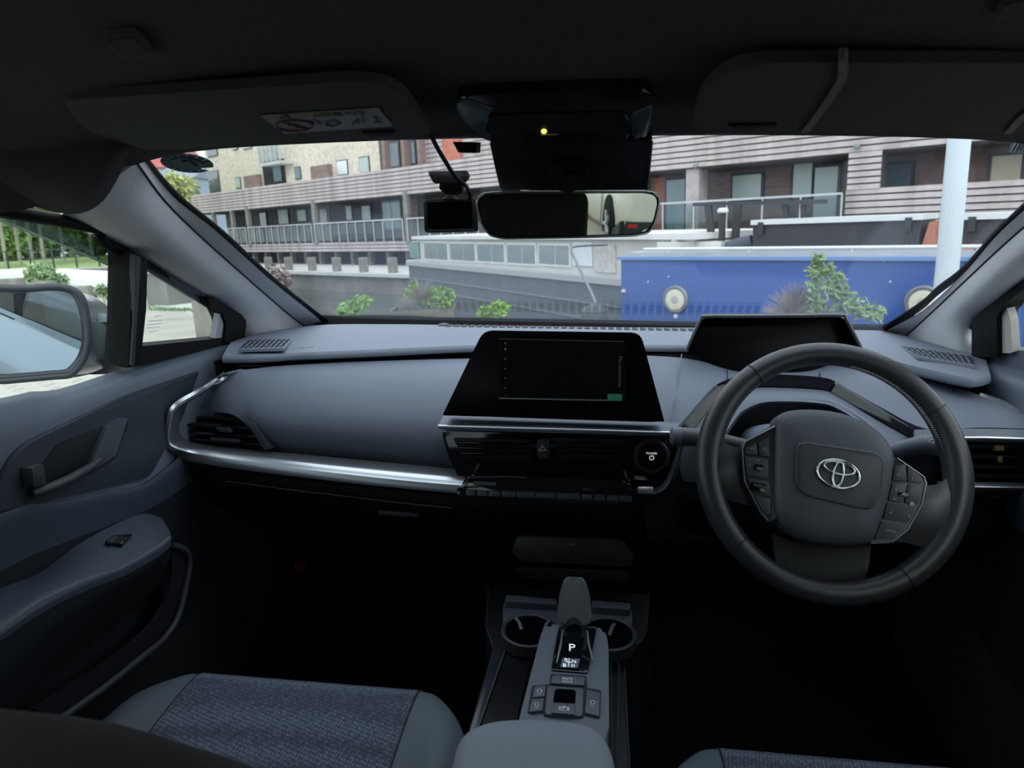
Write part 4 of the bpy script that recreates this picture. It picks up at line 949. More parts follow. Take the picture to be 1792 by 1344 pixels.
# gear selector
gs = root('gear_selector', QP.at(1006, 1096, 0), 'slate grey gear selector knob standing on the console', 'gear selector')
KN = Pl(D(1005, 1050, 1.055), (0, -0.88, 0.47))
plate('knob', KN, bez([(988, 1009), (1022, 1010), (1032, 1040), (1036, 1086), (1028, 1096), (985, 1094), (974, 1084), (979, 1040)], [10, 10, 10, 8, 8, 8, 8, 10]), 0.018, 0.046, mat('knob_grey', (0.095, 0.10, 0.112), 0.45, bump=0.2, bscale=900), gs, bevel=0.010, seg=4)
for q in (((993, 1012), (988, 1050), (986, 1092)), ((1017, 1013), (1023, 1050), (1026, 1092))):
    tube('knob_edge', [KN.at(x, y, 0.0178) for x, y in q], 0.0007, mat('knob_edge_grey', (0.10, 0.105, 0.115), 0.4), gs, n=6)
tube('shaft', [KN.at(1004, 1085, 0.0), QP.at(1004, 1106, 0.0)], 0.013, M_gloss, gs, n=16)
# armrest lid
AR = Pl((0, 0.6, 0.662), (0, -0.04, 1))
arp = [tuple(p) for p in crom([(770, 1560), (780, 1400), (790, 1335), (806, 1290), (845, 1268), (905, 1260), (985, 1263), (1040, 1275), (1066, 1302), (1080, 1350), (1092, 1420), (1110, 1560)], 5, True)]
dome('console_armrest', AR, arp, [(0.96, -0.11), (0.985, -0.05), (1.0, -0.018), (0.985, -0.006), (0.95, -0.001), (0.85, 0.002), (0.6, 0.004), (0.3, 0.005)], mat('armrest_vinyl', (0.180, 0.205, 0.245), 0.6, spec=0.3, bump=0.2, bscale=600), None, ref=-0.004, label='smooth slate blue armrest lid at the bottom of the picture', cat='armrest')

# ============================================================ SEATS
def seat(name, cx, yf, zt, label, back, hr, tilt=0.0):
    s = root(name, (cx, yf-0.3, 0.3), label, 'seat')
    hw_ = 0.245
    us_ = [-1, -0.97, -0.88, -0.74, -0.64, -0.3, 0, 0.3, 0.64, 0.74, 0.88, 0.97, 1]
    def zz(u, d):
        b = 0.008*max(0, min(1, (abs(u)-0.6)/0.25))-0.05*max(0, (abs(u)-0.86)/0.14)**2
        return b
    rows = []
    for d, dz in ((-0.005, -0.16), (0.0, -0.05), (-0.012, -0.012), (-0.05, 0.0), (-0.12, -0.004), (-0.24, -0.02), (-0.40, -0.035), (-0.60, -0.04)):
        r = []
        for u in us_:
            rd = -0.11*max(0, (abs(u)-0.62)/0.38)**2.2 if d > -0.2 else 0
            r.append((cx+u*hw_, yf+d+rd*(1 if d > -0.2 else 0)-0.02*tilt*u, zt+dz+zz(u, d)*min(1, max(0, -d/0.08))*(1 if d < 0 else 0)))
        rows.append(r)
    # side bolsters and centre panel are separate covers
    def sub(i0, i1, lift=0.0): return [[Vector(p)+Vector((0, 0, lift)) for p in r[i0:i1+1]] for r in rows]
    surf('bolster', sub(0, 4), M_vinyl, s, th=0.02, su=3, sv=4, dirv=(0, 0, -1))
    surf('cushion', sub(4, 8, 0.0015), M_fabric, s, th=0.02, su=4, sv=4, dirv=(0, 0, -1))
    surf('bolster', sub(8, 12), M_vinyl, s, th=0.02, su=3, sv=4, dirv=(0, 0, -1))
    for i in (4, 8): tube('piping', [Vector(r[i])+Vector((0, 0, 0.001)) for r in rows], 0.0012, M_black, s, n=6, sub=4)
    box('seat_base', (cx, yf-0.34, zt-0.17), (0.44, 0.5, 0.20), M_black, s, bevel=0.03)
    # backrest
    by, bz = back
    br_ = []
    for dz, hwb, dy in ((0.0, 0.225, 0.0), (0.15, 0.24, 0.0), (0.30, 0.235, -0.01), (0.385, 0.21, -0.025), (0.42, 0.17, -0.04), (0.432, 0.10, -0.05)):
        br_.append((dz, hwb, dy))
    V = []; Fc = []; n_ = 28
    for dz, w, dy in br_:
        for k in range(n_):
            t = 2*math.pi*k/n_; c, q = math.cos(t), math.sin(t)
            V.append(Vector((cx+w*math.copysign(abs(c)**0.55, c), by-0.30*dz+dy+0.065*math.copysign(abs(q)**0.6, q)-0.0, bz+dz)))
    for i in range(len(br_)-1):
        for k in range(n_): k2 = (k+1) % n_; Fc.append((i*n_+k, i*n_+k2, (i+1)*n_+k2, (i+1)*n_+k))
    Fc.append(tuple(range(n_))); Fc.append(tuple((len(br_)-1)*n_+k for k in range(n_)))
    mk('backrest', V, Fc, mat('dark_brown_cloth', (0.042, 0.040, 0.038), 0.95, spec=0.05, bump=0.5, bscale=250), s, angle=70)
    hc = Vector((cx+0.015, by-0.22+hr[0], bz+0.53+hr[1]))
    V, Fc = box_vf(hc, (hr[2], 0.10, hr[3]), None, 0.04, 4); mk('headrest', V, Fc, MATS['dark_brown_cloth'], s, angle=80)
    for sx in (-0.05, 0.05): tube('headrest_post', [hc+Vector((sx, 0.0, -0.14)), hc+Vector((sx, 0, -0.06))], 0.006, M_chrome, s, n=8)
    return s
passenger_seat = seat('passenger_seat', -0.385, 0.845, 0.572, 'passenger seat with grey-blue woven cushion and plain side bolsters', (0.44, 0.478), (-0.16, 0, 0.27, 0.17))
driver_seat = seat('driver_seat', 0.318, 0.795, 0.562, 'driver seat whose cushion edge shows below the steering wheel', (0.10, 0.50), (0.11, 0.01, 0.32, 0.28))
# rear bench
rb = root('rear_bench', (XC, -1.0, 0.3), 'dark rear bench behind the front seats', 'seat')
box('bench_cushion', (XC, -0.85, 0.46), (1.25, 0.55, 0.24), M_black, rb, bevel=0.04)
box('bench_back', (XC, -1.22, 0.78), (1.25, 0.16, 0.62), M_black, rb, bevel=0.05, ax=(Vector((1, 0, 0)), Vector((0, 0.95, 0.3)).normalized(), Vector((0, -0.3, 0.95)).normalized()))
# ============================================================ ROOF FITTINGS
VN = Pl((0, 0.80, 1.2745), (0, -0.15, -0.988))
def visor(name, out, r, label, dz=0.0):
    v = root(name, VN.at(sum(p[0] for p in out)/len(out), sum(p[1] for p in out)/len(out)), label, 'sun visor')
    plate('visor_board', VN, bez(out, r), 0.004, 0.009, M_visor, v, bevel=0.003, seg=3)
    return v
v1 = visor('sun_visor', [(108, 178), (200, 170), (640, 141), (705, 160), (757, 236), (680, 243), (480, 249), (262, 265), (150, 232)], [16, 4, 40, 30, 12, 0, 0, 20, 30], 'dark grey sun visor carrying an airbag warning label')
# warning label
lab = plate('warning_label', VN, [(455, 202), (662, 189), (688, 221), (498, 234)], 0.0048, 0.0006, mat('label_white', (0.21, 0.22, 0.25), 0.6), v1, smooth=False)
plate('label_header', VN, [(455, 202), (662, 189), (669, 198), (468, 211)], 0.0054, 0.0005, mat('label_yellow', (0.20, 0.155, 0.08), 0.6), lab, smooth=False)
ptext('label_lettering', 'AIRBAG', VN, (549, 205), (640, 199), 0.0060, mat('label_ink', (0.03, 0.03, 0.035), 0.7), lab, hscale=0.75)
plate('label_triangle', VN, [(489, 208), (498, 199.5), (510, 206.5)], 0.0060, 0.0004, MATS['label_ink'], lab, smooth=False)
rc = [(515+33*math.cos(2*math.pi*k/28), 220+9.5*math.sin(2*math.pi*k/28)) for k in range(28)]
tube('prohibition_ring', [VN.at(x, y, 0.0056) for x, y in rc], 0.0011, mat('label_red', (0.16, 0.035, 0.04), 0.6), lab, n=6, closed=True)
tube('prohibition_bar', [VN.at(494, 214, 0.0056), VN.at(538, 226, 0.0056)], 0.0010, MATS['label_red'], lab, n=6)
mk('label_figures', *join([tube_vf([VN.at(x, y, 0.0056) for x, y in q], 0.0007, 5) for q in (((505, 221), (515, 217), (525, 222), (518, 224)), ((548, 222), (550, 209)), ((568, 216), (585, 210), (596, 216), (584, 221), (570, 219)), ((556, 213), (563, 218)), ((618, 218), (626, 209), (628, 216)), ((636, 216), (634, 203)), ((654, 204), (660, 208)), ((655, 214), (665, 213)), ((660, 210), (668, 216)))]), MATS['label_ink'], lab)
c1 = plate('visor_clip', VN, bez([(632, 233), (690, 231), (685, 239), (672, 244), (650, 244), (643, 238)], 3), 0.0065, 0.008, M_rubber, v1, bevel=0.001)
v2 = visor('sun_visor', [(1212, 228), (1218, 180), (1248, 138), (1300, 113), (1380, 109), (1500, 110), (1960, 112), (1960, 232), (1500, 232)], [8, 30, 30, 30, 10, 0, 0, 0, 0], 'dark grey sun visor with a thin strap across it above the driver')
c2_ = plate('visor_clip', VN, bez([(1272, 220), (1360, 219), (1355, 226), (1336, 231), (1300, 231), (1290, 226)], 3), 0.0065, 0.008, M_rubber, v2, bevel=0.001)
M_strap = mat('grey_strap', (0.19, 0.185, 0.18), 0.8)
for i, (q, lb) in enumerate(((((1477, 112), (1473, 138), (1464, 154), (1436, 195), (1408, 231)), 'thin grey strap crossing the driver sun visor diagonally'), (((1830, 180), (1792, 202), (1770, 226), (1764, 233)), 'short end of a grey strap at the right edge of the driver sun visor'))):
    pts = [VN.at(x, y, 0.0055) for x, y in q]
    s_ = root('visor_strap', pts[-1], lb, 'strap')
    mk('band', *surf_vf([[p+Vector((-0.0035, 0, 0)) for p in pts], [p+Vector((0.0035, 0, 0)) for p in pts]], 0.001, 4, 1, away=False), M_strap, s_)
    if i == 0: plate('strap_clip', VN, bez([(1468, 104), (1482, 103), (1483, 120), (1478, 126), (1466, 124)], 3), 0.009, 0.008, M_strap, s_, bevel=0.0015)

# overhead console with lamp
OP = Pl((0, 0.78, 1.262), (0, -0.35, -0.937))
oc = root('overhead_console', OP.at(975, 205), 'gloss black overhead console with a small yellow lamp', 'overhead console')
plate('console_shell', OP, bez([(797, 186), (806, 172), (840, 166), (960, 158), (1110, 155), (1136, 162), (1145, 182), (1140, 228), (1130, 243), (1098, 247), (870, 251), (842, 242), (812, 214)], [8, 8, 20, 30, 14, 12, 14, 14, 8, 8, 10, 10, 20]), 0.0, 0.045, mat('shell_gloss_black', (0.010, 0.011, 0.014), 0.14, spec=0.6), oc, bevel=0.008, seg=4)
OQ = Pl((0, 0.765, 1.2545), (0, -0.55, -0.835))
plate('lamp_unit', OQ, bez([(848, 210), (862, 203), (1082, 195), (1100, 204), (1102, 238), (1092, 246), (880, 251), (852, 240)], 8), 0.004, 0.03, mat('unit_black', (0.007, 0.0075, 0.010), 0.4), oc, bevel=0.004, seg=3)
M_lens_glint = mat('lens_glint_blue', (0.10, 0.125, 0.16), 0.12, spec=0.8)  # pale blue colour stands in for the outside reflected at the console ends
plate('map_lens_glint', OP, bez([(801, 184), (815, 175), (862, 192), (852, 206), (850, 236), (862, 248), (842, 241), (816, 213)], 4), 0.0015, 0.006, M_lens_glint, oc, bevel=0.001)
plate('map_lens_glint', OP, bez([(1104, 202), (1142, 184), (1138, 226), (1128, 241), (1106, 240)], 4), 0.0015, 0.006, M_lens_glint, oc, bevel=0.001)
plate('lamp_grip', OQ, bez([(915, 240), (1048, 236), (1040, 247), (925, 250)], 4), 0.006, 0.01, M_frit, oc, bevel=0.002)
lathe('yellow_lamp', OQ.at(952, 229, 0.004), OQ.n, [(0.0028, 0), (0.0026, 0.0014), (0.0014, 0.0024)], mat('lamp_yellow', (0.8, 0.7, 0.1), 0.4, emit=(1.0, 0.85, 0.15), estr=0.9), oc, n=12)
plate('lamp_caption', OQ, [(946, 236), (976, 235), (976, 237), (946, 238)], 0.0046, 0.0006, mat('caption_grey', (0.5, 0.5, 0.5), 0.6), oc, smooth=False)
plate('lamp_caption', OQ, [(1006, 235.5), (1012, 235), (1012, 237), (1006, 237.5)], 0.0046, 0.0006, MATS['caption_grey'], oc, smooth=False)

# roof microphones
def rz(px, py, z): return Z(px, py, z)
for out, z, lb in (([(183, 68), (232, 61), (266, 92), (262, 102), (218, 104), (190, 84)], 1.3165, 'small dark perforated roof grille above the passenger visor'), ([(1736, 30), (1752, 8), (1800, -6), (1850, 10), (1840, 36), (1760, 34)], 1.319, 'dark roof grille in the top right corner above the driver visor')):
    pl = Pl(Z(out[0][0], out[0][1], z), (0, -0.05, -1))
    g = root('roof_grille', pl.at(*out[0]), lb, 'roof grille')
    plate('frame', pl, bez(out, 6), 0.003, 0.006, M_visor, g, bevel=0.0015)
    cx_ = sum(p[0] for p in out)/len(out); cy_ = sum(p[1] for p in out)/len(out)
    ins_ = [(cx_+(p[0]-cx_)*0.86, cy_+(p[1]-cy_)*0.82) for p in out]
    plate('mesh', pl, bez(ins_, 5), 0.0036, 0.003, mat('mesh_dark', (0.012, 0.012, 0.012), 0.7, spec=0.2), g)

# ============================================================ REAR VIEW MIRROR AND ITS COVER
cov = root('camera_cover', WSP.at(995, 300), 'dark navy plastic camera cover on the windscreen behind the rear view mirror', 'camera cover')
front = [(856, 246), (1142, 244), (1137, 300), (1134, 334), (876, 334), (866, 292)]
fp = [Y(850, 240, 0.815), Y(1146, 238, 0.815), Y(1140, 334, 0.945), Y(872, 336, 0.945)]
CVP = Pl(Y(995, 290, 0.880), (fp[3]-fp[0]).cross(fp[1]-fp[0]))
if CVP.n.y > 0: CVP.n = -CVP.n
M_cov = mat('cover_navy', (0.004, 0.005, 0.009), 0.5, spec=0.2)
pts = [CVP.at(*p, 0.0) for p in bez(front, 6)]
V, Fc = extr(pts, -CVP.n*0.018+Vector((0, 0.01, 0)), 0.004); mk('cover_shell', V, Fc, M_cov, cov)
tube('cover_edge', [CVP.at(1141, 248, 0.001), CVP.at(1136, 300, 0.001), CVP.at(1132, 332, 0.001)], 0.0014, mat('edge_navy', (0.05, 0.055, 0.07), 0.4), cov, n=6)
plate('cover_hatch', CVP, bez([(960, 284), (1030, 282), (1032, 334), (958, 334)], 8), 0.003, 0.004, M_frit, cov, bevel=0.001)
MN = Vector((0.25, -0.96, -0.0445)).normalized()
MP = Pl(D(995, 375, 0.93), MN)
rm = root('rear_view_mirror', MP.at(995, 420), 'frameless rear view mirror hanging from the windscreen', 'mirror')
mo = [(833, 356), (842, 339), (870, 336), (1000, 335), (1130, 334), (1150, 338), (1155, 352), (1147, 388), (1136, 408), (1110, 413), (1000, 416), (880, 418), (856, 412), (842, 392)]
plate('mirror_case', MP, bez(mo, 8), 0.0, 0.022, M_gloss, rm, bevel=0.004, seg=3)
cx_ = 995; cy_ = 375
mi = [(cx_+(p[0]-cx_)*0.972, cy_+(p[1]-cy_)*0.90) for p in mo]
plate('mirror_glass', MP, bez(mi, 8), 0.0012, 0.001, mat('dimmed_mirror', (0.60, 0.62, 0.60), 0.0, metal=1.0), rm, smooth=False)
tube('mirror_rim', [MP.at(*p, 0.0008) for p in bez(mo, 8)], 0.0011, mat('rim_pale', (0.25, 0.255, 0.26), 0.35), rm, n=6, closed=True)
tube('mirror_stem', [MP.at(995, 370, -0.020), Y(994, 331, 0.974), Y(994, 310, 0.93), Y(995, 288, 0.885)], [0.012, 0.011, 0.012, 0.014], M_frit, rm, n=12)

# ============================================================ DASH CAMERA
dc = root('dash_camera', D(788, 405, 1.0), 'black dash camera hanging on the windscreen left of the mirror', 'dash camera')
DN = Pl(D(788, 378, 1.0), (0.10, -0.99, 0.05))
plate('camera_body', DN, bez([(741, 350), (834, 348), (836, 404), (743, 407)], 5), 0.0, 0.022, M_rubber, dc, bevel=0.002)
plate('camera_screen', DN, bez([(747, 354), (826, 352), (827, 398), (748, 400)], 2), 0.0008, 0.001, M_screen, dc)
plate('camera_edge', DN, [(748, 402.5), (830, 400.5), (830, 403), (748, 405)], 0.0008, 0.001, M_char, dc)
tube('ball_joint', [DN.at(788, 349, -0.010), DN.at(788, 342, -0.010), DN.at(788, 336, -0.011), DN.at(788, 330, -0.012)], [0.012, 0.006, 0.007, 0.012], M_rubber, dc, n=14)
plate('mount_block', DN, bez([(770, 318), (810, 318), (808, 332), (800, 337), (776, 337), (768, 330)], 3), 0.040, 0.035, M_rubber, dc, bevel=0.002)
plate('mount_pad', DN, bez([(748, 300), (818, 298), (822, 308), (814, 318), (758, 320)], 4), 0.056, 0.012, M_rubber, dc, bevel=0.002)
tube('camera_cable', [WSP.at(x, y, 0.008) for x, y in ((756, 240), (765, 258), (778, 280), (796, 308), (812, 322))]+[D(819, 331, 0.975), D(822, 340, 0.985), D(822, 350, 1.0)], 0.0028, M_rubber, dc, n=8, sub=4)
tb = root('tag_sensor', D(814, 266, 0.80), 'small black sensor box hanging from the windscreen top beside the overhead console', 'sensor')
TBP = Pl(D(814, 258, 0.80), (0, -1, -0.1))
plate('sensor_body', TBP, bez([(792, 248), (834, 249), (833, 268), (802, 267)], 2), 0.0, 0.03, M_rubber, tb, bevel=0.002)
plate('sensor_lens', TBP, [(806, 254), (830, 254), (829, 264), (808, 263)], 0.001, 0.002, M_gloss, tb)

# windscreen stickers
stk = root('parking_sticker', WSP.at(327, 300, 0.004), 'oval dark teal sticker in the top corner of the windscreen', 'sticker')
ov = []
for k in range(40):
    t = 2*math.pi*k/40
    x, y = 327+46.5*math.cos(t), 286+16*math.sin(t)+4.5*math.cos(t)
    if 0.28 < t < 0.50: x -= 18; y -= 1
    ov.append((x, y))
plate('sticker_disc', WSP, ov, 0.004, 0.001, mat('sticker_teal', (0.035, 0.085, 0.10), 0.6, emit=None), stk, smooth=False)
plate('sticker_core', WSP, [(328+29*math.cos(t), 286+8.5*math.sin(t)+3*math.cos(t)) for t in [2*math.pi*k/30 for k in range(30)]], 0.0052, 0.0008, mat('sticker_blue', (0.065, 0.12, 0.15), 0.6), stk, smooth=False)
tk = []
for k in range(15):
    t = 2*math.pi*(k+0.3)/15
    if 0.1 < t < 0.6: continue
    f_ = lambda s: WSP.at(327+46*s*math.cos(t), 286+16*s*math.sin(t)+4.5*s*math.cos(t), 0.0052)
    tk.append(tube_vf([f_(0.72), f_(0.93)], 0.0006, 5))
mk('sticker_lettering', *join(tk), mat('sticker_pale', (0.35, 0.48, 0.48), 0.6), stk)
mk('sticker_motif', *join([tube_vf([WSP.at(x, y, 0.0062) for x, y in q], 0.0014, 5) for q in (((320, 283), (335, 281.5)), ((332, 283), (337, 287), (343, 291)))]), mat('sticker_dark', (0.02, 0.05, 0.06), 0.6), stk)
s2 = plate('windscreen_permit', WSP, bez([(1766, 268), (1781, 246), (1830, 240), (1830, 268)], 3), 0.004, 0.001, mat('permit_blue', (0.30, 0.45, 0.52), 0.6), None, smooth=False, label='pale blue permit sticker at the right edge of the windscreen', cat='sticker')
mk('permit_lines', *join([tube_vf([WSP.at(1775+6*k, 266, 0.005), WSP.at(1784+6*k, 250, 0.005)], 0.0008, 5) for k in range(5)]), M_white, s2)
# red cap seen in the dark footwell
lathe('footwell_cap', Y(527, 990, 1.40), (0, -1, 0.2), [(0.014, 0), (0.014, 0.01), (0.011, 0.016)], mat('dark_red_plastic', (0.22, 0.01, 0.02), 0.4), None, n=18, label='dark red round cap deep in the passenger footwell', cat='cap')
# ============================================================ OUTSIDE: materials
M_pav = mat('pale_concrete', (0.33, 0.305, 0.26), 0.9, var=0.12, vscale=1.5, bump=0.4, bscale=40)
M_brickp = mat('paving_block', (0.40, 0.375, 0.335), 0.9, var=0.15, vscale=6, bump=0.3, bscale=80)
M_wood = mat('weathered_cladding', (0.40, 0.345, 0.335), 0.85, var=0.22, vscale=3.0, bump=0.4, bscale=20)
M_wood2 = mat('brown_cladding', (0.20, 0.135, 0.115), 0.85, var=0.2, vscale=3.0)
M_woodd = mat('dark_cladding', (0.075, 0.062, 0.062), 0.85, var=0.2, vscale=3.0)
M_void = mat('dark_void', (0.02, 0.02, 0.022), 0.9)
M_pale = mat('pale_brick', (0.60, 0.53, 0.43), 0.9, var=0.18, vscale=5.0, bump=0.3, bscale=12)
M_rbrick = mat('red_brick', (0.42, 0.15, 0.10), 0.9, var=0.15, vscale=4.0)
M_frame = mat('window_frame_black', (0.03, 0.032, 0.036), 0.5)
M_pane = mat('window_pane', (0.10, 0.12, 0.14), 0.08, spec=0.8)
M_curt = mat('curtained_pane', (0.42, 0.50, 0.46), 0.25, spec=0.6)
M_teal = mat('teal_pane', (0.17, 0.26, 0.27), 0.12, spec=0.8)
M_steel = mat('railing_steel', (0.48, 0.50, 0.52), 0.4, metal=0.3)
M_stone = mat('quay_stone', (0.19, 0.185, 0.165), 0.9, var=0.25, vscale=1.2, bump=0.6, bscale=8)
M_conc = mat('far_quay_top', (0.50, 0.49, 0.47), 0.9, var=0.1, vscale=1)
M_post = mat('grey_timber_post', (0.20, 0.185, 0.165), 0.9, var=0.25, vscale=4, bump=0.5, bscale=15)
M_leaf = mat('spring_leaf', (0.16, 0.30, 0.045), 0.7, var=0.4, vscale=6)
M_leaf2 = mat('dusty_leaf', (0.20, 0.30, 0.14), 0.7, var=0.35, vscale=6)
M_leaf3 = mat('tree_leaf', (0.13, 0.23, 0.045), 0.8, var=0.45, vscale=1.2)
M_dry = mat('dry_twig', (0.26, 0.21, 0.19), 0.9, var=0.3, vscale=8)
M_bark = mat('pale_bark', (0.36, 0.33, 0.28), 0.9)
M_grass = mat('lawn', (0.20, 0.28, 0.08), 1.0, var=0.25, vscale=2)
wm = mat('canal_water', (0.075, 0.085, 0.080), 0.12, spec=0.5, bump=0.0)
_n = wm.node_tree.nodes; _l = wm.node_tree.links
_t = _n.new('ShaderNodeTexCoord'); _z = _n.new('ShaderNodeTexNoise'); _z.inputs['Scale'].default_value = 2.2; _z.inputs['Detail'].default_value = 4
_b = _n.new('ShaderNodeBump'); _b.inputs['Strength'].default_value = 0.45; _b.inputs['Distance'].default_value = 0.05
_l.new(_t.outputs['Object'], _z.inputs['Vector']); _l.new(_z.outputs['Fac'], _b.inputs['Height']); _l.new(_b.outputs['Normal'], _n['Principled BSDF'].inputs['Normal'])

EA = (EX, EY, EZ)
def ebox(name, c, s, m, par=None, bevel=0.0, rot=0.0, **kw):
    ax = (EX*math.cos(rot)+EY*math.sin(rot), EY*math.cos(rot)-EX*math.sin(rot), EZ)
    return box(name, EP(*c), s, m, par, ax=ax, bevel=bevel, **kw)
def eprism(name, xy, z0, z1, m, par=None, bevel=0.0, **kw):
    V, Fc = extr([EP(x, y, z1) for x, y in xy], EZ*(z0-z1), bevel); return mk(name, V, Fc, m, par, **kw)

# ------------------------------------------------------------ ground, water, far quay
GZ = -1.19
edge = [(-60, 44), (-20, 24.5), (-13, 19.2), (-9, 16.2), (-5, 11.2), (-2, 8.1), (0.6, 8.2), (3.4, 6.0), (7, 3.4), (30, -8)]
ground = eprism('quay_ground', edge+[(30, -40), (-60, -40)], GZ-1.6, GZ-0.002, M_pav, kind='structure', label='pale concrete quay the car is parked on', smooth=False)
water = eprism('canal_water', [(-90, -20), (60, -20), (60, 90), (-90, 90)], -3.2, -2.3, wm, label='grey rippled canal water between the quays', cat='water', kind='stuff', smooth=False)
# paving blocks beside the passenger door
def inpx(p, x0, x1, y0, y1):
    q = p-CAM; d = q.dot(cf); px = 896+F*q.dot(cr)/d; py = 672-F*q.dot(cu)/d; return x0 < px < x1 and y0 < py < y1
pv = None; cnt = 0
bw, bd = 0.30, 0.15
Vb, Fb = box_vf((0, 0, 0), (bw-0.016, bd-0.016, 0.05), (EX, EY, EZ), 0.006, 1)
pm = None
for j in range(60):
    for i in range(60):
        x = -8.5+i*bw+(j % 2)*bw*0.5; y = 3.4+j*bd
        p = EP(x, y, GZ+0.012+0.004*random.random())
        if inpx(p, -25, 225, 634, 715) and cnt < 300:
            if pm is None:
                o = mk('paving_block', [v+p for v in Vb], Fb, M_brickp, ground); pm = o; p0 = p
            else:
                o = pm.copy(); C.objects.link(o); o.parent = ground; o.location = pm.location+(p-p0)
            cnt += 1

# ------------------------------------------------------------ the long timber clad building
FS = Vector((0.719, -0.695, 0)); FN = Vector((-0.695, -0.719, 0)); F0 = Vector((-9.74, 35, 0))
def FE(s, z, off=0.0):
    q = F0+FS*s+FN*off; return EP(q.x, q.y, z)
FPL = Pl(FE(0, 0), EX*FN.x+EY*FN.y)
fsw = EX*FS.x+EY*FS.y
def fpx(px, py, off=0.0):
    p = FPL.at(px, py, off); q = eco(p); return ((q[0]-F0.x)*FS.x+(q[1]-F0.y)*FS.y, q[2])
def fbox_vf(s0, s1, z0, z1, off, th):
    return extr([FE(s0, z0, off), FE(s1, z0, off), FE(s1, z1, off), FE(s0, z1, off)], -FPL.n*th)
def fbox(name, s0, s1, z0, z1, off, th, m, par, **kw):
    V, Fc = fbox_vf(s0, s1, z0, z1, off, th); return mk(name, V, Fc, m, par, smooth=False, **kw)
bld = root('clad_building', FE(12, -1.55, -3), 'long low building clad in weathered grey boards across the canal', 'building')
def boards(s0, s1, z0, z1, off, n, m, par, seg=6.6, name='cladding_board', th=0.05):
    h = (z1-z0)/n; ns = max(1, round((s1-s0)/seg))
    for k in range(n):
        for q in range(ns):
            a = s0+(s1-s0)*q/ns; b = s0+(s1-s0)*(q+1)/ns
            V, Fc = extr([FE(a, z0+k*h+0.035, off), FE(b, z0+k*h+0.035, off), FE(b, z0+(k+1)*h, off-0.015), FE(a, z0+(k+1)*h, off-0.015)], -FPL.n*th)
            mk(name, V, Fc, m, par, smooth=False)
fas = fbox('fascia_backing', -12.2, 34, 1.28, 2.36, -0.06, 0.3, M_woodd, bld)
boards(-12.2, 34, 1.28, 2.36, 0.0, 7, M_wood, fas, seg=7.7)
fbox('roof_deck', -12.2, 34, 2.30, 2.36, -0.3, 6.0, M_conc, bld)
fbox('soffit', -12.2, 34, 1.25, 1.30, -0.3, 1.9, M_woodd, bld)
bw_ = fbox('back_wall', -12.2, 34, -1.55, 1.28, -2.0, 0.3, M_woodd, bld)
fbox('clad_bay', 18.5, 24.9, -0.5, 1.28, -1.62, 0.3, M_wood2, bld)
fbox('clad_bay', 25.2, 34, -0.5, 1.28, -1.30, 0.3, M_wood2, bld)
for k in range(6): fbox('bay_board', 18.5, 24.9, -0.4+k*0.28, -0.4+k*0.28+0.22, -1.58, 0.05, M_wood2, bld)
# terrace deck
fbox('deck_backing', -12.2, 20, -0.95, -0.52, -0.06, 3.0, M_woodd, bld)
boards(-12.2, 20, -0.95, -0.52, 0.0, 3, M_wood, bld, seg=10.7, name='deck_board')
fbox('deck_backing', 19, 25.2, -0.85, -0.42, -0.06, 3.0, M_woodd, bld)
boards(19, 25.2, -0.85, -0.42, 0.02, 3, M_wood, bld, seg=6, name='deck_board')
# clad parapet on the right
par_ = fbox('parapet_backing', 25.0, 34, -0.9, 0.46, -0.04, 0.3, M_woodd, bld)
boards(25.0, 34, -0.9, 0.46, 0.04, 9, M_wood, par_, seg=9, name='parapet_board')
# clad pillar
pil = fbox('pillar_backing', 25.05, 25.72, 0.40, 1.30, -0.02, 0.5, M_woodd, bld)
boards(25.02, 25.75, 0.42, 1.30, 0.05, 6, M_wood, pil, seg=1, name='pillar_board')
pil2 = fbox('pillar_backing', 20.6, 21.0, -0.45, 1.30, -0.1, 0.5, M_wood, bld)
for s in (-5.4, 1.15, 8.05, 14.5): fbox('post', s-0.12, s+0.12, -0.6, 1.45, 0.05, 0.2, M_post, bld)
for s in (-9.5, -7.2): fbox('post', s-0.1, s+0.1, -0.6, 1.3, 0.05, 0.2, M_post, bld)
# doors and windows of the recess, sighted on the back wall
def fwin(box4, off, m, par, fr=0.06, name='window', mull=0):
    (x0, y0, x1, y1) = box4
    s0, z1 = fpx(x0, y0, off); s1, z0 = fpx(x1, y1, off)
    f_ = fbox(name, s0-fr, s1+fr, z0-fr, z1+fr, off+0.03, 0.12, M_frame, par)
    n = mull+1
    for i in range(n):
        a = s0+(s1-s0)*i/n+(0.02 if i else 0); b = s0+(s1-s0)*(i+1)/n-(0.02 if i < n-1 else 0)
        fbox('pane', a, b, z0, z1, off+0.05, 0.04, m, f_)
for b4, m in (((487, 366, 506, 391), M_curt), ((521, 368, 537, 386), M_curt), ((606, 361, 617, 384), M_curt), ((634, 361, 650, 384), M_curt), ((669, 351, 704, 400), M_teal), ((455, 372, 468, 395), M_pane), ((560, 366, 575, 395), M_pane)):
    fwin(b4, -1.95, m, bld, mull=1 if m is M_teal else 0)
for b4, m, off in (((1168, 316, 1199, 402), M_teal, -1.55), ((1284, 308, 1332, 346), M_curt, -1.55), ((1391, 285, 1420, 345), M_curt, -1.55), ((1428, 294, 1463, 380), M_curt, -1.55), ((1546, 290, 1592, 331), M_pane, -1.25), ((1738, 274, 1784, 324), mat('cream_blind', (0.55, 0.47, 0.34), 0.6), -1.25)):
    fwin(b4, off, m, bld, fr=0.07)
fbox('door_surround', *[fpx(1384, 280, -1.56)[0], fpx(1474, 280, -1.56)[0]], -0.5, fpx(1384, 280, -1.56)[1], -1.58, 0.1, M_frame, bld)
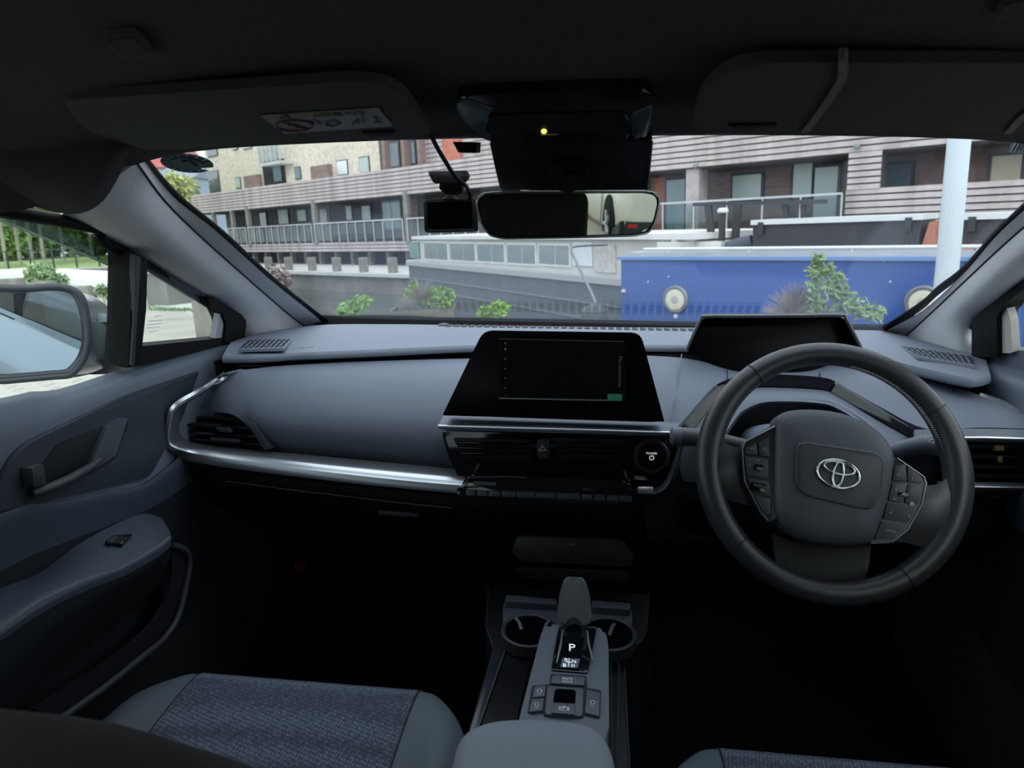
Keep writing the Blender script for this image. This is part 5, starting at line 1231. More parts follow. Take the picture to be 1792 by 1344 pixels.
for a, b in ((5.2, 6.4), (-1.8, -0.6), (10.0, 11.5)): fbox('wall_panel', a, b, -0.5, 1.25, -1.93, 0.1, M_wood2, bld)
fbox('wall_panel', fpx(1146, 320, -1.6)[0], fpx(1166, 320, -1.6)[0], -0.5, 1.2, -1.56, 0.1, M_rbrick, bld)
for px_, py_ in ((1500, 256), (1218, 290)): lathe('bulkhead_lamp', FE(*fpx(px_, py_, 0.05), 0.05), FPL.n, [(0.07, 0), (0.07, 0.06), (0.04, 0.08)], mat('lamp_grey', (0.22, 0.23, 0.24), 0.5), bld, n=12)
# below the deck: piles and dark void
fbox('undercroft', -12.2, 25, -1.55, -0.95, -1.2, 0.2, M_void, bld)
for i in range(17):
    s = -7.6+i*1.35; fbox('pile', s-0.11, s+0.11, -1.55, -0.95, -0.5, 0.22, M_post, bld)

# terrace railings
def railing(name, s0, s1, zt, zb, step, label, off=0.12):
    r = root(name, FE((s0+s1)/2, zb, off), label, 'railing')
    V, Fc = box_vf(FE((s0+s1)/2, zt, off), (s1-s0, 0.05, 0.05), (fsw, FPL.n, EZ)); mk('top_rail', V, Fc, M_steel, r, smooth=False)
    n = max(1, round((s1-s0)/step))
    for i in range(n+1):
        s = s0+(s1-s0)*i/n
        V, Fc = box_vf(FE(s, (zt+zb)/2, off), (0.035, 0.035, zt-zb), (fsw, FPL.n, EZ)); mk('baluster', V, Fc, M_steel, r, smooth=False)
    V, Fc = fbox_vf(s0, s1, zb+0.08, zt-0.08, off-0.02, 0.01); mk('glass_infill', V, Fc, glass('railing_glass', (0.80, 0.86, 0.87), 1.2), r, smooth=False)
railing('terrace_railing', -5.25, 1.0, 0.36, -0.5, 0.62, 'terrace railing left of the middle timber post')
railing('terrace_railing', 1.3, 7.9, 0.36, -0.5, 0.66, 'terrace railing right of the middle timber post, above the bollards')
railing('terrace_railing', 8.2, 18.4, 0.36, -0.5, 0.66, 'terrace railing behind the dash camera')
railing('terrace_railing', -11.5, -5.55, 0.36, -0.5, 0.66, 'terrace railing furthest left beside the windscreen pillar')
railing('terrace_railing', 19.0, 24.95, 0.38, -0.42, 1.0, 'pale terrace railing in front of the glass doors right of the mirror')

# ------------------------------------------------------------ far quay
fq = root('far_quay', FE(8, -2.3, 2), 'stone quay wall below the timber building', 'quay')
V, Fc = extr([FE(-16, -1.55, -3), FE(34, -1.55, -3), FE(34, -1.55, 3.2), FE(-16, -1.55, 3.2)], EZ*-0.12); mk('quay_top', V, Fc, M_conc, fq, smooth=False)
fbox('quay_face', -16, 34, -2.6, -1.67, 3.0, 0.5, M_stone, fq)
for i, px in enumerate((440, 470, 505, 546, 589, 636, 687, 742)):
    s, z = fpx(px, 462, 2.7)
    c = FE(s, -1.55, 2.7)
    V, Fc = box_vf(c+EZ*0.27, (0.30, 0.26, 0.54), (fsw, FPL.n, EZ), 0.03, 1)
    nm = ['first', 'second', 'third', 'fourth', 'fifth', 'sixth', 'seventh', 'eighth'][i]
    mk('quay_bollard', V, Fc, M_post, smooth=True, label='%s stubby grey post from the left along the far quay' % nm, cat='bollard', group='posts along the far quay')

# ------------------------------------------------------------ pale brick flats above
AO = -5.0
flats = root('brick_flats', FE(0, 2.3, -8), 'pale brick flats rising behind the timber building', 'building')
sL, _ = fpx(362, 300, AO); sR, _ = fpx(665, 270, AO)
fbox('brick_wall', sL, sR, 1.8, 9.5, AO, 6.0, M_pale, flats)
for b4, m in (((364, 302, 386, 334), M_pane), ((362, 255, 381, 271), M_pane), ((412, 312, 422, 328), M_curt), ((407, 250, 416, 260), M_curt), ((426, 250, 440, 258), M_curt), ((590, 283, 609, 304), mat('bright_pane', (0.8, 0.82, 0.82), 0.2)), ((629, 277, 647, 300), M_curt), ((516, 294, 527, 312), M_teal)):
    fwin(b4, AO+0.02, m, flats, fr=0.05)
s0, z1 = fpx(457, 284, AO+0.1); s1, z0 = fpx(499, 320, AO+0.1)
fbox('balcony_recess', s0, s1, z0, z1, AO+0.06, 0.1, M_void, flats)
fwin((478, 290, 494, 316), AO+0.12, M_teal, flats)
s0, z1 = fpx(453, 252, AO+0.8); s1, z0 = fpx(493, 284, AO+0.8)
bal = fbox('balcony_slab', s0, s1, z0-0.05, z0+0.12, AO+0.9, 0.9, M_conc, flats)
fbox('balcony_glass', s0, s1, z0+0.15, z1, AO+0.88, 0.03, glass('railing_glass'), bal)
for i in range(6):
    s = s0+(s1-s0)*i/5; fbox('balcony_post', s-0.04, s+0.04, z0, z1, AO+0.93, 0.05, M_steel, bal)
for b4 in ((431, 309, 458, 326), (548, 292, 580, 306)):
    s0, z1 = fpx(b4[0], b4[1], AO+1); s1, z0 = fpx(b4[2], b4[3], AO+1); fbox('planter_screen', s0, s1, 2.3, z1, AO+1.2, 0.3, M_wood2, flats)
# upper clad storey next to the flats
up = root('upper_storey', FE(14, 2.36, -3), 'dark clad upper storey with red brick end behind the dash camera', 'building')
uL, _ = fpx(664, 270, -3.5)
ub = fbox('storey_wall', uL, 34, 2.3, 8.5, -3.5, 3.5, M_woodd, up)
s1_, _ = fpx(868, 270, -3.2); s0_, _ = fpx(738, 280, -3.2)
for k in range(12): fbox('storey_board', s0_, 34, 2.4+k*0.20, 2.4+k*0.20+0.165, -3.1, 0.12, M_wood, up)
sa, _ = fpx(777, 260, -3.0); sb, _ = fpx(806, 260, -3.0)
fbox('brick_pier', sa, sb, 2.4, 7.0, -2.9, 0.2, M_rbrick, up)
for b4 in ((680, 252, 700, 290), (712, 250, 728, 285), (742, 248, 760, 275)): fwin(b4, -3.45, M_pane, up)
for x in (671, 705, 733):
    s, _ = fpx(x, 270, -2.6); fbox('screen_post', s-0.12, s+0.12, 2.3, 4.6, -2.6, 0.3, M_wood2, up)

# ------------------------------------------------------------ houses and trees behind, far left
def house(name, cx_px, y, w, z0, z1, zr, mw, mr, label):
    q = eco(ED(cx_px, 340, y)); x = q[0]
    h = root(name, EP(x, y, z0), label, 'house')
    ebox('walls', (x, y, (z0+z1)/2), (w, 6, z1-z0), mw, h)
    V = [EP(x-w*0.55, y-3.3, z1), EP(x+w*0.55, y-3.3, z1), EP(x+w*0.55, y+3.3, z1), EP(x-w*0.55, y+3.3, z1), EP(x-w*0.5, y, zr), EP(x+w*0.5, y, zr)]
    mk('roof', V, [(0, 1, 5, 4), (2, 3, 4, 5), (1, 2, 5), (3, 0, 4), (0, 3, 2, 1)], mr, h, smooth=False)
    for dx in (-0.25, 0.2): 
        f_ = ebox('window', (x+dx*w, y-3.02, z0+(z1-z0)*0.72), (1.1, 0.1, 1.3), M_frame, h); ebox('pane', (x+dx*w, y-3.08, z0+(z1-z0)*0.72), (0.9, 0.06, 1.1), M_pane, f_)
M_tile = mat('red_roof_tile', (0.42, 0.10, 0.09), 0.8, var=0.2, vscale=1.5)
house('distant_house', 262, 70, 9.0, -1, 6.2, 8.3, mat('cream_render', (0.6, 0.55, 0.48), 0.9), M_tile, 'distant cream house with red roof behind the oval sticker')
house('distant_house', 336, 62, 3.2, -1, 4.6, 5.8, mat('blue_grey_render', (0.36, 0.42, 0.52), 0.9), mat('slate_roof', (0.22, 0.24, 0.28), 0.8), 'distant blue-grey house between the red roof and the brick flats')

def leafcloud(rng, c, rad, n, size, squash=1.0):
    V = []; Fc = []
    for i in range(n):
        while True:
            d = Vector((rng.uniform(-1, 1), rng.uniform(-1, 1), rng.uniform(-1, 1)))
            if d.length < 1: break
        p = Vector(c)+EX*(d.x*rad[0])+EY*(d.y*rad[1])+EZ*(d.z*rad[2])
        a = Vector((rng.gauss(0, 1), rng.gauss(0, 1), rng.gauss(0, 1))).normalized(); b = a.orthogonal().normalized()
        s = size*rng.uniform(0.6, 1.4); o = len(V)
        V += [p-a*s, p+b*s*0.42, p+a*s, p-b*s*0.42]; Fc.append((o, o+1, o+2, o+3))
    return V, Fc
def tree(name, px, y, zb, h, rad, n, label, leafm=None, size=0.16, seed=1, trunk_r=0.10):
    rng = random.Random(seed)
    q = eco(ED(px, 440, y)); x = q[0]
    t = root(name, EP(x, y, zb), label, 'tree', 'trees on the far bank')
    tube('trunk', [EP(x, y, zb), EP(x+0.1, y, zb+h*0.4), EP(x-0.1, y, zb+h*0.8)], [trunk_r, trunk_r*0.8, trunk_r*0.4], M_bark, t, n=8)
    parts = []
    for k in range(9):
        c = EP(x+rng.uniform(-0.6, 0.6)*rad, y+rng.uniform(-0.5, 0.5)*rad, zb+h*rng.uniform(0.5, 1.05))
        parts.append(leafcloud(rng, c, (rad*0.6, rad*0.6, h*0.20), n//9, size))
    V, Fc = join(parts); mk('crown', V, Fc, leafm or M_leaf3, t, smooth=False, kind='stuff')
tr_l = ['tree with slim pale trunk nearest the left edge, seen above the door mirror', 'second pale trunked tree from the left on the far lawn', 'third pale trunked tree from the left on the far lawn', 'fourth pale trunked tree from the left on the far lawn', 'broad green tree behind the smoked wind deflector', 'green tree further right behind the wind deflector', 'low green tree near the post of the side window']
for i, (px, y, h, rad) in enumerate(((7, 40, 7, 2.6), (32, 42, 7.5, 2.8), (54, 44, 7, 2.6), (74, 43, 7, 2.6), (110, 48, 8, 3.4), (160, 50, 7, 3.2), (215, 52, 6, 3.0))):
    tree('bank_tree', px, y, -1.2, h, rad, 1500, tr_l[i], size=0.22, seed=i+3)
tree('bank_tree', 322, 52, -1.2, 4.6, 1.3, 1100, 'pale yellow-green tree beside the left end of the timber building', mat('yellow_leaf', (0.42, 0.46, 0.16), 0.8, var=0.3, vscale=1.5), size=0.22, seed=23)
# woodland backdrop: a hedge of bushes joined behind the trees
for i, (px, y) in enumerate(((-20, 56), (30, 58), (80, 60), (130, 60), (180, 62), (235, 62))):
    rng = random.Random(50+i); q = eco(ED(px, 430, y))
    V, Fc = leafcloud(rng, EP(q[0], y, 1.6), (3.4, 1.5, 3.6), 1800, 0.30)
    mk('bank_bush', V, Fc, M_leaf3, smooth=False, label='%s dense green bush from the left at the back of the far lawn' % ['first', 'second', 'third', 'fourth', 'fifth', 'sixth'][i], cat='bush', group='bushes at the back of the lawn')
# far bank: lawn, wall and fence
bank = root('far_bank', EP(-30, 36, -2.3), 'grassy far bank with stone wall seen through the passenger window', 'bank')
eprism('lawn', [(-75, 32), (-16.5, 32), (-14, 40), (-14, 64), (-75, 64)], -2.4, -1.25, M_grass, bank, smooth=False)
eprism('bank_wall', [(-75, 31), (-16.8, 31), (-16.5, 32), (-75, 32)], -2.5, -1.15, M_stone, bank, smooth=False)
eprism('bank_path', [(-75, 32), (-16.5, 32), (-16.3, 34), (-75, 34)], -1.26, -1.2, M_conc, bank, smooth=False)
fn = root('park_fence', EP(-26, 35, -1.2), 'thin black park fence along the far lawn', 'fence')
for i in range(16):
    x = -34+i*1.1; ebox('fence_post', (x, 35, -0.75), (0.06, 0.06, 0.95), M_frame, fn)
for z in (-0.32, -0.7): ebox('fence_rail', (-26, 35, z), (18, 0.03, 0.04), M_frame, fn)
ebox('notice_board', (-27.6, 38.5, -0.6), (1.0, 0.1, 0.9), mat('notice_white', (0.75, 0.78, 0.8), 0.6), smooth=False, label='small white notice board on the far lawn', cat='notice board')
# ============================================================ BOATS
class Fr:
    """upright working plane in the street frame: origin a, direction d (to the right)"""
    def __init__(s, a, d):
        s.a = Vector((a[0], a[1], 0)); s.d = Vector((d[0], d[1], 0)).normalized(); s.n = Vector((s.d.y, -s.d.x, 0))
        if s.n.dot(s.a) > 0: s.n = -s.n
        s.pl = Pl(EP(a[0], a[1], 0), EX*s.n.x+EY*s.n.y); s.w = EX*s.d.x+EY*s.d.y
    def P(s, t, z, off=0.0):
        q = s.a+s.d*t+s.n*off; return EP(q.x, q.y, z)
    def px(s, x, y, off=0.0):
        q = eco(s.pl.at(x, y, off)); return ((q[0]-s.a.x)*s.d.x+(q[1]-s.a.y)*s.d.y, q[2])
    def bx(s, name, t0, t1, z0, z1, off, th, m, par=None, bevel=0.0, **kw):
        V, Fc = extr([s.P(t0, z0, off), s.P(t1, z0, off), s.P(t1, z1, off), s.P(t0, z1, off)], -s.pl.n*th, bevel); return mk(name, V, Fc, m, par, smooth=bevel > 0, **kw)
    def bpx(s, name, x0, y0, x1, y1, off, th, m, par=None, **kw):
        t0, z1 = s.px(x0, y0, off); t1, z0 = s.px(x1, y1, off); return s.bx(name, t0, t1, z0, z1, off, th, m, par, **kw)
    def prism(s, name, to, z0, z1, m, par=None, bevel=0.0, **kw):
        V, Fc = extr([s.P(t, z1, o) for t, o in to], EZ*(z0-z1), bevel); return mk(name, V, Fc, m, par, smooth=False, **kw)

W = Fr((-1.8, 18), (2.68, -5.3))
wb_ = root('white_narrowboat', W.P(2, -2.4, -1), 'white canal boat with a row of cabin windows and dark hull', 'boat')
M_wht = mat('boat_white', (0.66, 0.65, 0.63), 0.5, var=0.06, vscale=3)
M_hull = mat('hull_grey', (0.105, 0.115, 0.13), 0.45, var=0.12, vscale=2)
M_off = mat('cabin_cream', (0.50, 0.49, 0.46), 0.6, var=0.06, vscale=2)
plan = [(-3.4, -1.1), (-2.9, -0.35), (-2.0, 0.0), (9.5, 0.0), (9.5, -2.2), (-2.0, -2.2), (-2.9, -1.85)]
W.prism('hull', plan, -2.6, -1.0, M_hull, wb_)
W.prism('gunwale', [(t*1.0-(0.05 if t < 0 else 0), o+(0.06 if o > -1 else -0.06)) for t, o in plan], -1.0, -0.90, mat('gunwale_grey', (0.36, 0.36, 0.36), 0.6), wb_)
for z in (-1.35, -1.62): W.bx('rubbing_strake', -1.9, 9.5, z, z+0.035, 0.03, 0.04, mat('strake_grey', (0.17, 0.18, 0.20), 0.5), wb_)
t_end, _ = W.px(1004, 440, -0.15)
W.bx('cabin_side', -1.6, 9.3, -0.92, -0.30, -0.15, 1.9, M_off, wb_)
V, Fc = extr([W.P(-1.6, -0.92, -0.15), W.P(-1.6, -0.30, -0.15), W.P(-1.75, -0.30, -0.4), W.P(-2.0, -0.92, -0.4)], -W.pl.n*1.4); mk('cabin_front', V, Fc, M_wht, wb_, smooth=False)
W.bx('cabin_roof', -1.85, 9.4, -0.31, -0.23, -0.08, 2.04, M_wht, wb_)
W.bpx('front_pane', 715, 424, 733, 452, -0.10, 0.03, M_teal, wb_)
for x0, x1, y0, y1 in ((742, 783, 425, 455), (787, 831, 426, 457), (835, 882, 427, 459), (887, 936, 428, 462), (943, 995, 429, 464)):
    t0, z1 = W.px(x0, y0, -0.12); t1, z0 = W.px(x1, y1, -0.12)
    w = W.bx('cabin_window', t0-0.04, t1+0.04, z0-0.04, z1+0.03, -0.125, 0.03, M_wht, wb_)
    tm = t0+(t1-t0)*0.55
    W.bx('pane', t0, tm-0.02, z0, z1, -0.115, 0.02, mat('boat_pane', (0.20, 0.23, 0.24), 0.1, spec=0.8), w)
    W.bx('pane', tm+0.02, t1, z0, z1, -0.115, 0.02, MATS['boat_pane'], w)
W.bpx('side_door', 1002, 424, 1036, 466, -0.12, 0.05, mat('door_white', (0.62, 0.63, 0.68), 0.5), wb_)
W.bpx('plank_side', 1038, 428, 1076, 478, -0.12, 0.05, mat('bleached_plank', (0.48, 0.45, 0.42), 0.8, var=0.15, vscale=8), wb_)

B = Fr((1.58, 10), (2.9, -2.64))
bb_ = root('blue_narrowboat', B.P(3, -2.4, -1), 'blue canal boat with round brass portholes moored ahead of the car', 'boat')
M_blue = mat('boat_blue', (0.022, 0.075, 0.29), 0.38, spec=0.5, var=0.08, vscale=2)
B.bx('cabin_side', 0.0, 9.0, -2.5, -0.55, 0.0, 2.2, M_blue, bb_, bevel=0.02)
B.bx('roof_edge', -0.05, 9.0, -0.555, -0.515, 0.03, 2.26, mat('blue_pale_edge', (0.16, 0.26, 0.50), 0.4), bb_)
B.prism('roof', [(0, -0.1), (9, -0.1), (9, -2.1), (0, -2.1)], -0.52, -0.46, mat('roof_grey', (0.40, 0.41, 0.42), 0.7, var=0.15, vscale=2), bb_)
tube('handrail', [B.P(0.3, -0.42, -0.12), B.P(4, -0.42, -0.12), B.P(9, -0.42, -0.12)], 0.022, M_wht, bb_, n=8)
for t in (0.6, 1.8, 3.0, 4.2, 5.4): tube('rail_foot', [B.P(t, -0.47, -0.12), B.P(t, -0.42, -0.12)], 0.015, M_wht, bb_, n=6)
for x, y in ((1183, 524), (1616, 530)):
    p = B.pl.at(x, y, 0.0); bnn = B.pl.n
    ph = lathe('porthole', p, bnn, [(0.185, 0), (0.185, 0.02), (0.165, 0.035), (0.145, 0.03)], mat('porthole_pewter', (0.20, 0.21, 0.21), 0.4, metal=0.3), bb_, n=32)
    lathe('porthole_disc', p, bnn, [(0.135, 0.0), (0.135, 0.036), (0.09, 0.040)], mat('porthole_cream', (0.66, 0.62, 0.50), 0.6), ph, n=28)
    lathe('porthole_boss', p, bnn, [(0.06, 0.03), (0.055, 0.042), (0.02, 0.046)], mat('boss_grey', (0.42, 0.41, 0.38), 0.6), ph, n=16)
    lathe('porthole_vent', p-EZ*0.22, bnn, [(0.03, 0), (0.03, 0.01)], M_wht, ph, n=10)
lathe('mooring_eye', B.pl.at(1092, 510, 0), B.pl.n, [(0.035, 0), (0.03, 0.03), (0.012, 0.05)], M_steel, bb_, n=14)
for x, y in ((1170, 484), (1134, 493), (1546, 456), (1558, 493)): lathe('bolt_head', B.pl.at(x, y, 0), B.pl.n, [(0.012, 0), (0.01, 0.006)], M_wht, bb_, n=8)
# things on the blue boat's roof
def roofbox(x0, x1, yt, yb, off, label, th=0.7):
    t0, z1 = B.px(x0, yt, off); t1, z0 = B.px(x1, yb, off); z0 = -0.46
    r = root('roof_box', B.P((t0+t1)/2, z0, off-0.3), label, 'box')
    B.bx('box_body', t0, t1, z0, z1-0.04, off, th, mat('box_black', (0.035, 0.037, 0.042), 0.6), r)
    B.bx('box_lid', t0-0.02, t1+0.02, z1-0.04, z1+0.02, off+0.03, th+0.06, mat('lid_white', (0.62, 0.63, 0.64), 0.5), r)
    for f in (0.04, 0.92):
        t = t0+(t1-t0)*f; B.bx('hasp', t, t+0.07, z1-0.16, z1-0.01, off+0.04, 0.03, M_frame, r)
    return r
rb1 = roofbox(1318, 1608, 388, 432, -0.45, 'long black box with white lid on the roof of the blue boat')
rb2 = roofbox(1686, 1960, 378, 428, -0.35, 'black box with cream lid on the blue boat right of the white pole')
for x0, x1 in ((1680, 1702), (1712, 1740)): B.bpx('orange_block', x0, 428, x1, 438, -0.30, 0.1, mat('orange_paint', (0.70, 0.20, 0.06), 0.6), rb2)
V, Fc = extr([B.pl.at(x, y, -0.5) for x, y in ((1612, 432), (1640, 430), (1636, 386), (1626, 390))], -B.pl.n*0.5); mk('orange_cone', V, Fc, mat('faded_orange', (0.42, 0.17, 0.11), 0.7), smooth=False, label='faded orange wedge leaning at the end of the long roof box', cat='wedge')
tb_ = root('roof_table', B.P(2.0, -0.46, -0.9), 'dark folding table on the blue boat roof in front of the railing', 'table')
V, Fc = extr([B.pl.at(x, y, -0.9) for x, y in ((1212, 355), (1424, 349), (1424, 357), (1212, 361))], -B.pl.n*0.5); mk('table_top', V, Fc, M_frame, tb_, smooth=False)
def post(x0, x1, y0, x2, x3, y1, off, m, par, nm='table_leg'):
    V, Fc = extr([B.pl.at(x0, y0, off), B.pl.at(x1, y0, off), B.pl.at(x3, y1, off), B.pl.at(x2, y1, off)], -B.pl.n*0.05); mk(nm, V, Fc, m, par, smooth=False)
post(1232, 1243, 358, 1240, 1252, 436, -0.9, M_frame, tb_); post(1284, 1296, 358, 1278, 1290, 436, -0.9, M_frame, tb_); post(1368, 1378, 358, 1372, 1382, 436, -0.95, M_frame, tb_); post(1400, 1408, 358, 1402, 1410, 436, -0.95, M_frame, tb_)
mt = root('roof_chimney', B.P(1.7, -0.46, -0.6), 'slim dark pipe with pale cap left of the long roof box', 'pipe')
q0 = B.pl.at(1262, 436, -0.6); q1 = B.pl.at(1265, 372, -0.6)
tube('pipe', [q0, q1], 0.045, M_frame, mt, n=10); lathe('pipe_cap', q1, EZ, [(0.07, 0), (0.075, 0.03), (0.05, 0.06)], M_wht, mt, n=12)
tube('rolled_tarpaulin', [B.pl.at(1272, 432, -0.5), B.pl.at(1295, 427, -0.5), B.pl.at(1316, 421, -0.5)], [0.07, 0.085, 0.075], mat('tarp_slate', (0.07, 0.085, 0.11), 0.8, bump=0.5, bscale=20), n=12, label='rolled slate blue tarpaulin against the long roof box', cat='tarpaulin')
B.bpx('roof_hatch', 1150, 424, 1262, 436, -0.5, 0.8, mat('hatch_pale', (0.55, 0.54, 0.52), 0.7, var=0.15, vscale=5), label='pale flat hatch on the left end of the blue boat roof', cat='hatch')
lathe('roof_vent', B.pl.at(1185, 424, -0.6), EZ, [(0.07, 0), (0.09, 0.03), (0.03, 0.06)], M_wht, n=14, label='small white mushroom vent on the pale roof hatch', cat='vent')

# boat hook and mooring bollard at the quay edge
bl_ = root('mooring_bollard', ED(1040, 560, 7.7), 'dark domed mooring bollard at the edge of the quay', 'bollard')
bc = ED(1040, 552, 7.7); bz_ = eco(bc)
b0 = EP(bz_[0], bz_[1], GZ-0.05); hgt = (eco(ED(1040, 527, 7.7))[2]-GZ)
lathe('bollard_dome', b0, EZ, [(0.15, 0), (0.15, hgt*0.72), (0.145, hgt*0.85), (0.10, hgt*0.97), (0.04, hgt+0.02)], mat('bollard_iron', (0.05, 0.053, 0.055), 0.5), bl_, n=24)
tube('bent_rod', [ED(1043, 531, 8.0), ED(1034, 510, 8.1), ED(1018, 478, 8.3), ED(1001, 442, 8.5), ED(1000, 434, 8.5), ED(1006, 431, 8.55), ED(1032, 429, 8.7), ED(1062, 428, 8.9)], 0.016, mat('rod_grey', (0.20, 0.21, 0.22), 0.4, metal=0.5), n=8, label='bent grey metal rod rising from the mooring bollard', cat='rod')

# pale lamp post
pc_ = eco(ED(1664, 400, 4.0))
lp = root('lamp_post', EP(pc_[0], 4.0, GZ), 'smooth pale grey lamp post at the right of the windscreen', 'lamp post')
tube('shaft', [EP(pc_[0], 4.0, GZ), EP(pc_[0], 4.0, 0.5), EP(pc_[0], 4.0, 3.4)], [0.060, 0.057, 0.053], mat('post_pale', (0.52, 0.58, 0.63), 0.4), lp, n=24)
lathe('base_collar', EP(pc_[0], 4.0, GZ), EZ, [(0.12, 0), (0.12, 0.04), (0.075, 0.08)], MATS['post_pale'], lp, n=20)

# ============================================================ PLANTS
def plant(name, y, base_px, blobs, leafm, size, label, dens=1.0, seed=0, stems=True, cat_='shrub', zb=GZ):
    rng = random.Random(seed)
    b = eco(ED(base_px, 560, y)); r = root(name, EP(b[0], y, zb), label, cat_)
    parts = []; st_ = []
    for (px, py, rad) in blobs:
        c = ED(px, py, y); rr = rad/F*y
        parts.append(leafcloud(rng, c, (rr, rr*0.8, rr), int(dens*rad*5), size))
        if stems:
            e = eco(c); m_ = EP((b[0]+e[0])/2+rng.uniform(-.03, .03), y, (zb+e[2])/2); st_.append(tube_vf([EP(b[0], y, zb), m_, c], [0.012, 0.009, 0.004], 6))
    mk('foliage', *join(parts), leafm, r, smooth=False, kind='stuff')
    if st_: mk('stems', *join(st_), M_dry, r)
    return r
plant('leafy_shrub', 7.4, 618, [(612, 540, 16), (628, 532, 16), (600, 548, 12), (642, 526, 8)], M_leaf, 0.035, 'small bright green shrub just above the passenger dashboard edge', 1.1, 1)
plant('leafy_shrub', 7.4, 865, [(872, 545, 18), (852, 546, 14), (842, 552, 8), (885, 538, 10)], M_leaf, 0.035, 'low bright green shrub left of the mooring bollard', 1.1, 2)
plant('tall_shrub', 5.0, 1450, [(1432, 455, 12), (1428, 475, 16), (1450, 470, 10), (1462, 495, 20), (1430, 512, 24), (1468, 510, 18), (1480, 530, 24), (1505, 540, 20), (1530, 548, 18), (1430, 540, 22)], M_leaf2, 0.030, 'tall pale green shrub in front of the blue boat above the instrument display', 0.9, 3)
# dry tuft
def tuft(name, px, py, y, rad, label, n=220, seed=5):
    rng = random.Random(seed); c = ED(px, py, y); rr = rad/F*y; q = []
    for i in range(n):
        d = Vector((rng.gauss(0, 1), rng.gauss(0, 0.7), abs(rng.gauss(0.9, 0.7)))).normalized()
        q.append(tube_vf([c, c+(EX*d.x+EY*d.y+EZ*d.z)*rr*rng.uniform(0.6, 1.05)], [0.004, 0.0018], 3))
    r = root(name, c-EZ*rr*0.2, label, 'dry plant'); mk('twigs', *join(q), M_dry, r, smooth=False, kind='stuff')
    tube('stem', [EP(eco(c)[0], y, GZ), c], 0.012, M_dry, r, n=6)
tuft('dry_bush', 1390, 552, 5.1, 58, 'round brown dry bush left of the tall green shrub', 320)
pc2 = ED(745, 552, 8.6); pe = eco(pc2)
pb2 = root('planter_crate', EP(pe[0], 8.6, -1.7), 'weathered wooden crate planter at the quay edge', 'planter')
pt_ = eco(ED(740, 537, 8.6))[2]
for k in range(3):
    z1_ = pt_-k*0.13; ebox('crate_plank', (pe[0], 8.25, z1_-0.06), (0.74, 0.03, 0.115), mat('mossy_plank', (0.12, 0.11, 0.08), 0.9, var=0.3, vscale=5), pb2, bevel=0.005)
for dx in (-0.36, 0.36): ebox('crate_end', (pe[0]+dx, 8.5, pt_-0.20), (0.03, 0.5, 0.42), MATS['mossy_plank'], pb2)
ebox('crate_soil', (pe[0], 8.5, pt_-0.10), (0.68, 0.46, 0.1), M_void, pb2)
tuft('dry_tuft', 737, 532, 8.5, 46, 'brown dry tuft growing in the wooden crate planter', 200, 9)
plant('crate_greenery', 8.5, 765, [(772, 520, 20), (760, 515, 16), (785, 515, 12), (716, 515, 8), (724, 500, 6), (745, 527, 14)], M_leaf, 0.035, 'green leaves spilling over the right side of the crate planter', 1.1, 6, cat_='plant', zb=pt_)
plant('water_bush', 14, 490, [(485, 480, 18), (478, 490, 12), (500, 490, 14)], M_dry, 0.06, 'dull brown bush against the windscreen pillar in front of the far quay', 1.0, 11, zb=-2.3)
plant('quay_shrub', 13.5, 75, [(62, 478, 18), (80, 482, 20), (95, 490, 14), (55, 492, 14), (110, 492, 10)], M_leaf2, 0.07, 'untidy green shrub seen above the door mirror', 1.2, 12)
plant('quay_weeds', 12.5, 190, [(178, 510, 12), (192, 512, 12), (160, 512, 9), (205, 506, 6)], M_leaf2, 0.05, 'low green weeds at the quay edge beside the window post', 1.2, 13)
plant('quay_weeds', 10.6, 330, [(x, 532+x*0.03, 3.5) for x in range(262, 385, 5)], M_leaf2, 0.022, 'low weeds along the quay edge in the quarter light', 1.0, 14, stems=False)

# ============================================================ LEFT OF THE CAR
lb_ = root('white_barge', EP(-9, 17, -2.4), 'bright white barge moored behind the timber posts', 'boat')
L = Fr((-12.6, 20.6), (7.6, -7.4))
L.prism('hull', [(-12, 0), (7.2, 0), (8.0, -0.9), (7.2, -2.0), (-12, -2.0)], -2.6, -1.02, mat('barge_white', (0.80, 0.80, 0.78), 0.5), lb_)
L.prism('barge_deck', [(-12, -0.1), (7.0, -0.1), (7.7, -0.9), (7.0, -1.9), (-12, -1.9)], -1.03, -0.98, M_wht, lb_)
L.bx('rubbing_strake', -12, 7.2, -1.22, -1.16, 0.03, 0.05, mat('strake_pale', (0.6, 0.6, 0.58), 0.6), lb_)
posts = [((333, 381), 527, 598, 6.6, 'thick weathered timber post filling the right of the quarter light'), ((208, 229), 512, 575, 9.5, 'timber post just left of the side window upright'), ((-6, 26), 489, 530, 12.6, 'timber post at the left edge above the door mirror'), ((51, 80), 494, 530, 12.2, 'second timber post from the left edge above the door mirror'), ((132, 152), 501, 530, 11.6, 'timber post showing just over the door mirror housing')]
for (xa, xb), yt, yb, y, lb in posts:
    a = eco(ED(xa, yt, y)); b = eco(ED(xb, yt, y)); w = b[0]-a[0]; h = a[2]-GZ
    V, Fc = box_vf((0, 0, 0), (w, w*0.9, h+0.1), (EX, EY, EZ), 0.02, 2)
    c = EP((a[0]+b[0])/2, y+w*0.45, GZ-0.1+(h+0.1)/2)
    mk('timber_post', [v+c for v in V], Fc, M_post, label=lb, cat='post', group='timber posts along the near quay')
sw_ = root('stone_wall', EP(-5.6, 13.5, -2), 'mossy stone wall corner in the quarter light', 'wall')
L2 = Fr((-6.0, 12.7), (1.6, -1.0))
L2.bpx('wall_block', 250, 478, 296, 535, 0.0, 0.8, M_stone, sw_)
L2.bpx('wall_cap', 248, 470, 298, 479, 0.05, 0.9, M_conc, sw_)

